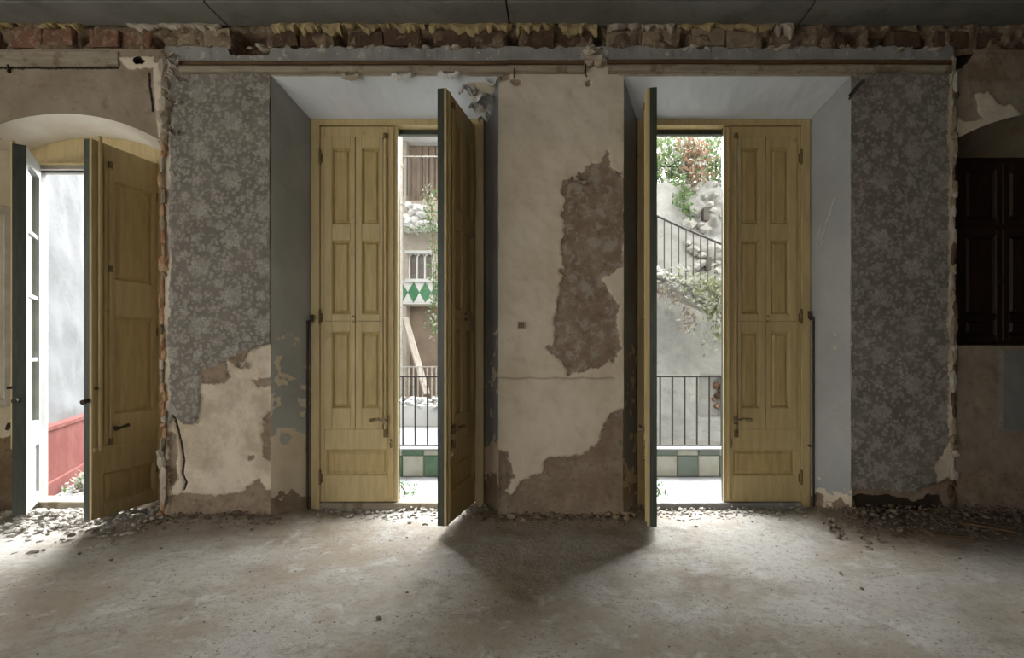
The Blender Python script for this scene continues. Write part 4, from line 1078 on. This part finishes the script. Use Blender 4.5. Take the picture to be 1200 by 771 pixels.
# -- seen through the right french door: retaining wall, stair, hanging creepers
YC = 4.5
def cz(py): return at(0, py, YC).z
PXc = np.linspace(560, 1010, 180)[None, :].repeat(190, 0); PYc = np.linspace(640, 214, 190)[:, None].repeat(180, 1)
s_ = D/(D+YC)
Pq = np.stack([(PXc-VX)*U/s_, np.full(PXc.shape, YC), EYE+(VY-PYc)*U/s_], -1)
hh = (fbm(PXc, PYc, .04, 4, 3)-.5)*.12+sstep(PXc, 800, 830)*(PYc < 320)*(fbm(PXc, PYc, .12, 4, 8)-.45)*.25
nich = np.minimum(np.minimum(PXc-820, 848-PXc), np.minimum(PYc-441, 489-PYc)); hh = hh-.22*sstep(nich, -1.5, 1.5)
rw = relief('wall_yard_right', Pq, FN, hh, {}, M['render']); tag(rw, 'weathered grey retaining wall beyond the right french door', 'wall', kind='structure')
MB().box(at(555, 0, YC).x, at(1010, 0, YC).x, YC+.15, YC+.5, -.5, cz(216)).build('wall_body', M['render'], rw)
R = random.Random(5)
for i in range(34):
    px = R.uniform(806, 860); py = R.uniform(214, 318)
    p = at(px, py, YC-.03); MB().stone((p.x, p.y, p.z), R.uniform(.06, .13), i+70, .7).build('stone', M['stone'], rw)
for (px, py) in ((828,250),(831,308)):
    p = at(px, py, YC-.14); MB().box(p.x-.035, p.x+.035, p.y, p.y+.2, p.z-.10, p.z+.09).build('drain_slot', M['batten'], rw)
for i, (px, py, r_) in enumerate(((839,452,.07),(842,464,.08),(840,476,.07),(844,457,.06),(837,468,.05))):
    p = at(px, py, YC+.12); MB().stone((p.x, p.y, p.z), r_, i+5, .8).build('brick', M['brickred' if i % 2 == 0 else 'brickdark'], rw)
# stair along the wall
st = empty('yard_stair', at(768, 330, YC-.5)); tag(st, 'broken outdoor stair descending along the retaining wall', 'stair')
o0 = st.location.copy(); ys = YC-.95
pts = [(655, 262), (700, 283), (740, 302), (768, 316), (800, 330), (830, 343), (870, 362), (905, 378)]
m = MB(); vs = []
for px, py in pts:
    for yy, dz in ((ys, 0), (YC-.16, 0), (YC-.16, -.13), (ys, -.13)):
        a = at(px, py, ys); vs.append((a.x-o0.x, yy-o0.y, a.z+dz-o0.z))
fs = []
for i in range(len(pts)-1):
    for k in range(4):
        a = i*4+k; b_ = i*4+(k+1) % 4; fs.append((a, a+4, b_+4, b_))
fs += [(0, 1, 2, 3), tuple(reversed([(len(pts)-1)*4+k for k in range(4)]))]
m.add(vs, fs).build('slab', M['stone'], st)
for i in range(14):
    px = 660+i*17; py = 264+i*7.8
    a = at(px, py, ys); MB().box(a.x-o0.x-.09, a.x-o0.x+.09, .02+ys-o0.y, YC-o0.y-.18, a.z-o0.z-.03, a.z-o0.z+.05).build('step', M['stone'], st)
MB().stone((0, 0, 0), .01, 1)
hr = empty('stair_railing', at(768, 315, ys)); tag(hr, 'thin iron stair railing slanting down across the retaining wall', 'railing')
o1 = hr.location.copy()
hp = [(655, 198), (700, 219), (742, 239), (768, 252), (795, 264.5), (820, 275), (848, 287), (880, 301)]
MB().tube([at(px, py, ys)-o1 for px, py in hp], .016, 6).build('handrail', M['railiron'], hr)
for i in range(27):
    px = 659.5+i*8.5
    yt = np.interp(px, [q[0] for q in hp], [q[1] for q in hp]); yb2 = np.interp(px, [q[0] for q in pts], [q[1] for q in pts])
    MB().tube([at(px, yb2+1, ys)-o1, at(px, yt, ys)-o1], .008, 5).build('baluster', M['railiron'], hr)
# rubble and dry plants below the stair
R = random.Random(8); mb = MB()
for i in range(260):
    t = R.random(); px = 762+t*110; py = np.interp(px, [q[0] for q in pts], [q[1] for q in pts])+R.uniform(-3, 12)+t*R.uniform(0, 14)
    p = at(px, py, ys-R.uniform(0, .12)); mb.stone(p, R.uniform(.02, .07), i+900, .7)
o = mb.build('stair_rubble', M['stone']); tag(o, 'pale loose rubble crumbling off the broken stair', 'rubble', kind='stuff')
plant('dry_creeper', 'pale dry creeper hanging below the broken stair', 'creeper', [tuple(at(px, py, ys-.14)) for px, py in ((800,326),(815,340),(828,352),(838,362),(843,378),(836,348),(846,345),(842,395),(848,330))], 900, .035, ['leafp', 'leafp', 'leafy'], 31, (.10, .05, .09), False)
plant('dark_creeper', 'small dark creeper clump drooping from the stair edge', 'creeper', [tuple(at(px, py, ys-.16)) for px, py in ((775,340),(790,352),(806,368),(809,382))], 160, .035, ['leafp', 'brownwall'], 37, (.05, .03, .05), False)
plant('stair_weed', 'yellow green weed growing at the stair foot railing', 'weed', [tuple(at(px, py, ys-.1)) for px, py in ((826,338),(832,330),(838,335))], 160, .03, ['leafy'], 41, (.08, .05, .05), False)
# creepers on top of the wall
top_sp = [tuple(at(px, py, YC+.35)) for px in range(690, 890, 9) for py in (165, 182, 198, 210)]
plant('hanging_creeper', 'green leafy creeper along the top of the retaining wall', 'creeper', top_sp, 7500, .045, ['leafg', 'leafy', 'leafg', 'leafp'], 51, (.12, .18, .12), False)
plant('rusty_creeper', 'rust brown dying creeper hanging over the retaining wall', 'creeper', [tuple(at(px, py, YC-.05)) for px, py in ((806,166),(812,175),(816,188),(818,200),(813,210),(822,180),(808,184))], 560, .045, ['leafr', 'leafr', 'leafp'], 55, (.08, .08, .10), False)
plant('trailing_ivy', 'green ivy strand trailing down the retaining wall', 'ivy', [tuple(at(px, py, YC-.12)) for px, py in ((800,214),(803,226),(801,238),(806,246),(798,231))], 170, .04, ['leafg'], 58, (.06, .05, .06), True)
tfn = empty('top_fence', at(750, 215, YC+.2)); tag(tfn, 'dark wire fence among the creepers on the retaining wall', 'fence'); o2 = tfn.location.copy()
MB().tube([at(750, 195, YC+.2)-o2, at(880, 195, YC+.2)-o2], .012, 6).build('rail', M['railiron'], tfn)
for px in (770, 787, 804, 821, 830, 839, 848, 862): MB().tube([at(px, 216, YC+.2)-o2, at(px, 186, YC+.2)-o2], .008, 5).build('bar', M['railiron'], tfn)

# -- seen through the left french door: terrace and old facade
YF = 6.2
def fxz(px, py, y=YF): p = at(px, py, y); return p.x, p.z
trc = MB().box(-5.2, .1, 1.6, 7.0, -.45, -.02).build('yard_terrace', M['balfloor']); tag(trc, 'pale paved terrace in the yard beyond the left french door', 'terrace', kind='structure')
xa, _ = fxz(380, 0); xb, _ = fxz(560, 0)
xw0 = fxz(479, 0)[0]; xw1 = fxz(506.5, 0)[0]
zb_, zt_ = fxz(0, 327)[1], fxz(0, 297)[1]
ztop = fxz(0, 165)[1]
fa = empty('old_house', (0, YF, 0)); tag(fa, 'old pale house facade with arched windows and diamond tiles across the yard', 'house')
m = MB(); dd = .25
# wall boards around the recess (door) and window band
zr0, zr1 = -.02, fxz(0, 358)[1]; xr0, xr1 = fxz(476, 0)[0], fxz(530, 0)[0]
zlow, zup = fxz(0, 235)[1], fxz(0, 160)[1]
m.box(xa, xr0, 0, dd, -.05, ztop+.6); m.box(xr1, xb, 0, dd, -.05, ztop+.6)
m.box(xr0, xr1, 0, dd, zr1, zb_-.02); m.box(xr0, xw0-.02, 0, dd, zb_-.02, zt_+.02); m.box(xw1+.02, xr1, 0, dd, zb_-.02, zt_+.02)
m.box(xr0, xr1, 0, dd, zt_+.02, zlow); m.box(xr0, xr1, 0, dd, zup, ztop+.6)
m.build('wall', M['facade'], fa)
MB().box(xr0, xr1, dd, dd+.05, zr0, zr1).build('dark_recess', M['brownwall'], fa)
MB().box(xr0, xr1, dd, dd+.05, zlow, zup).build('loggia_back', M['brownwall'], fa)
for i in range(7):
    a = xr0+(xr1-xr0)*i/7; MB().box(a+.01, a+(xr1-xr0)/7-.01, dd-.03, dd, zlow, zup-.02).build('shutter_board', M['brownwall'], fa)
MB().box(xa, xb, -.5, dd+.1, ztop, ztop+.12).build('eave', M['whitewall'], fa)
# three arched lights
aw = (xw1-xw0)/3
for i in range(3):
    x0 = xw0+i*aw; n = 10; g = .014; vs = []; xc = x0+aw/2; r = aw/2-g; zs = zt_-r-.01
    ring = [(x0+g, zb_)]+[(xc-r*math.cos(math.pi*k/n), zs+r*math.sin(math.pi*k/n)) for k in range(n+1)]+[(x0+aw-g, zb_)]
    outer = [(x0, zb_)]+[(x0 if k < n/2 else (xc if k == n/2 else x0+aw), zt_ if 0 < k < n else zs) for k in range(n+1)]+[(x0+aw, zb_)]
    outer = [(x0, zb_), (x0, zs)]+[(x0+aw*k/n, zt_) for k in range(1, n)]+[(x0+aw, zs), (x0+aw, zb_)]
    L_ = len(ring); fs = []
    for (a, b_) in ring: vs.append((a, .02, b_))
    for (a, b_) in outer: vs.append((a, .02, b_))
    for (a, b_) in ring: vs.append((a, .08, b_))
    for k in range(L_-1): fs += [(k, k+1, L_+k+1, L_+k), (k, 2*L_+k, 2*L_+k+1, k+1)]
    wnd = MB().add(vs, fs).build('arched_window', M['whitewall'], fa)
    MB().box(x0+.004, x0+aw-.004, .075, .085, zb_, zt_).build('pane', M['darkglass'], wnd)
MB().box(xw0-.05, xw1+.05, -.05, .02, zb_-.06, zb_-.0).build('sill', M['whitewall'], fa)
MB().box(xw0-.06, xw1+.06, -.04, .02, zt_, zt_+.05).build('hood', M['whitewall'], fa)
# diamond tile frieze
zd0, zd1 = fxz(0, 354.5)[1], fxz(0, 331)[1]; tw2 = fxz(491.6, 0)[0]-fxz(478, 0)[0]
xd = fxz(478, 0)[0]
for i in range(-1, 3):
    xx = xd+i*tw2; xm = xx+tw2/2; zm = (zd0+zd1)/2
    def tri(a, b_, c_, mt, nm='tile'):
        vs = [(p[0], -.012, p[1]) for p in (a, b_, c_)]+[(p[0], 0, p[1]) for p in (a, b_, c_)]
        MB().add(vs, [(0, 1, 2), (5, 4, 3), (0, 3, 4, 1), (1, 4, 5, 2), (2, 5, 3, 0)]).build(nm, M[mt], fa)
    # green diamond (two halves meeting) and white corners
    vs = [(p[0], -.012, p[1]) for p in ((xm, zd0+.01), (xx+tw2-.004, zm), (xm, zd1-.01), (xx+.004, zm))]; vs += [(a, 0, c_) for a, _, c_ in vs]
    MB().add(vs, [(0, 1, 2, 3), (0, 4, 5, 1), (1, 5, 6, 2), (2, 6, 7, 3), (3, 7, 4, 0)]).build('tile', M['tilegreen'], fa)
    for a, b_, c_ in (((xx, zd0), (xm-.006, zd0), (xx, zm-.008)), ((xm+.006, zd0), (xx+tw2, zd0), (xx+tw2, zm-.008)), ((xx, zd1), (xx, zm+.008), (xm-.006, zd1)), ((xx+tw2, zd1), (xm+.006, zd1), (xx+tw2, zm+.008))):
        tri(a, b_, c_, 'tilewhite')
for zq in (zd0-.03, zd1+.005): MB().box(xd-tw2, xd+3*tw2, -.03, 0, zq, zq+.025).build('tile_border', M['whitewall'], fa)
# loggia railing and broken slab
for i in range(11):
    a = xr0+.02+(xr1-xr0-.04)*i/10; MB().tube([(a, -.28, zlow), (a, -.28, fxz(0, 191)[1])], .011, 5).build('balcony_bar', M['railiron'], fa)
MB().box(xr0, xr1, -.30, -.26, fxz(0, 191)[1], fxz(0, 191)[1]+.02).build('balcony_rail', M['palerail'], fa)
MB().box(xr0-.1, xr1, -.34, 0, fxz(0, 272)[1], fxz(0, 266)[1]).build('ledge', M['whitewall'], fa)
mb = MB(); R = random.Random(3)
for i in range(26):
    px = R.uniform(470, 500); py = R.uniform(240, 266); p = at(px, py, YF-.3); mb.stone((p.x, p.y-YF, p.z), R.uniform(.06, .13), i, .8)
mb.build('broken_slab', M['whitewall'], fa)
pp = at(468.5, 300, YF-.5)
dpz = at(0, 152, YF-.5).z
dp = MB().tube([(pp.x, pp.y, -.02), (pp.x, pp.y, dpz)], .05, 10)
for py in (196, 240): q = at(0, py, YF-.5).z; dp.tube([(pp.x, pp.y, q), (pp.x, pp.y, q+.05)], .06, 10)
dp = dp.build('downpipe', M['palerail']); tag(dp, 'white downpipe standing against the old house corner', 'pipe')
# leaning plank
a = at(474.5, 372, YF-.35); b_ = at(500, 462, YF-.9)
dirv = (a-b_); pk = MB().box(-.055, .055, -.02, .02, 0, dirv.length).build('leaning_plank', M['plank'])
pk.location = b_; pk.rotation_euler = dirv.to_track_quat('Z', 'Y').to_euler(); tag(pk, 'pale plank leaning against the dark recess of the old house', 'plank')
# pale terrace railing, rubble and kerb
pr = empty('terrace_railing', (0, 5.35, 0)); tag(pr, 'pale iron railing on the far terrace behind the rubble', 'railing')
x0, x1 = at(455, 0, 5.35).x, at(530, 0, 5.35).x; zt2 = at(0, 429, 5.35).z
MB().box(x0, x1, -.015, .015, zt2-.02, zt2).build('top_rail', M['palerail'], pr)
for i in range(14):
    xx = x0+(x1-x0)*(i+.5)/14; MB().tube([(xx, 0, .1), (xx, 0, zt2-.01)], .012, 5).build('baluster', M['palerail'], pr)
kb = MB().box(at(440, 0, 4.9).x, at(540, 0, 4.9).x, 4.9, 5.1, -.02, .30).build('terrace_kerb', M['whitewall']); tag(kb, 'low white kerb wall in front of the terrace rubble', 'kerb', kind='structure')
mb = MB(); R = random.Random(14)
for i in range(240):
    px = R.uniform(440, 540); yy = R.uniform(5.05, 6.1); mb.stone((at(px, 0, yy).x, yy, .05+.36*R.random()*(1-abs(yy-5.5)/.8)), R.uniform(.03, .11), i, .6)
o = mb.build('terrace_rubble', M['brickpale']); tag(o, 'brown and white rubble heaped on the far terrace', 'rubble', kind='stuff')
mb = MB()
for i in range(120):
    px = R.uniform(440, 540); yy = R.uniform(4.85, 5.4); mb.stone((at(px, 0, yy).x, yy, .28+.12*R.random()), R.uniform(.03, .08), i+400, .6)
o = mb.build('terrace_rubble', M['whitewall']); tag(o, 'white plaster rubble lying on the low terrace kerb', 'rubble', kind='stuff')
plant('climbing_ivy', 'green ivy climbing beside the arched windows of the old house', 'ivy', [tuple(at(px, py, YF-.45)) for px, py in ((505,240),(508,252),(503,262),(509,270),(509,290),(511,310),(510,330),(511,350),(508,372),(510,385),(505,230))], 620, .035, ['leafg', 'leafg', 'leafp'], 71, (.07, .06, .09), True)
plant('ledge_ivy', 'thin green ivy hanging along the broken ledge of the old house', 'ivy', [tuple(at(px, py, YF-.45)) for px, py in ((473,264),(481,268),(489,270),(497,268))], 90, .03, ['leafg', 'leafp'], 75, (.08, .04, .04), True)

# -- seen through the arched door: side yard
tg = MB().box(-9, fx(205)-.01, .43, 9, -.4, -.03).build('side_yard_floor', M['balfloor']); tag(tg, 'rubble strewn pale floor outside the arched door', 'floor', kind='structure')
def redwall():
    p0 = Vector((-4.48+.53*.9, 1.27-.85*.9, 0)); dv = Vector((-.47, .88, 0)).normalized(); L_ = 6.0
    e = empty('wall_side_yard', p0, math.atan2(dv.y, dv.x)); tag(e, 'white side yard wall with red painted dado outside the arched door', 'wall', kind='structure')
    nu, nv = 120, 90
    Pq = bil((0, 0, -.05), (L_, 0, -.05), (L_, 0, 5.0), (0, 0, 5.0), nu, nv)
    h_ = (fbm(Pq[..., 0]*10, Pq[..., 2]*10, .25, 4, 6)-.5)*.06
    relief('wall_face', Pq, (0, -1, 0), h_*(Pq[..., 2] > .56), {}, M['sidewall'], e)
    MB().box(0, L_, -.07, .05, -.05, .50).build('dado', M['reddado'], e)
    MB().box(0, L_, -.085, .05, .50, .53).build('dado_cap', M['reddado'], e)
    MB().box(0, L_, -.095, .05, -.05, .09).build('plinth', M['reddado'], e)
    MB().box(0, L_, .1, .3, -.3, 5.0).build('wall_body', M['whitewall'], e)
redwall()
R = random.Random(77); mb = MB()
for i in range(700):
    x_ = R.uniform(-5.2, -2.7); y_ = .45+abs(R.gauss(0, .8))
    if (x_+4.0)*.88+(y_-.505)*.47 > .18: mb.stone((x_, y_, -.03+.05*R.random()), R.uniform(.01, .04), i, .6)
o = mb.build('yard_rubble', M['dust']); tag(o, 'white rubble strewn over the side yard outside the arched door', 'rubble', kind='stuff')
p = at(92, 556, 1.0)
plant('yard_weed', 'small bright green weed beside the red dado', 'weed', [(p.x, 1.0, 0.0), (p.x+.03, 1.0, .06), (p.x+.10, .98, .04)], 90, .028, ['leafg', 'leafp'], 91, (.04, .04, .03))
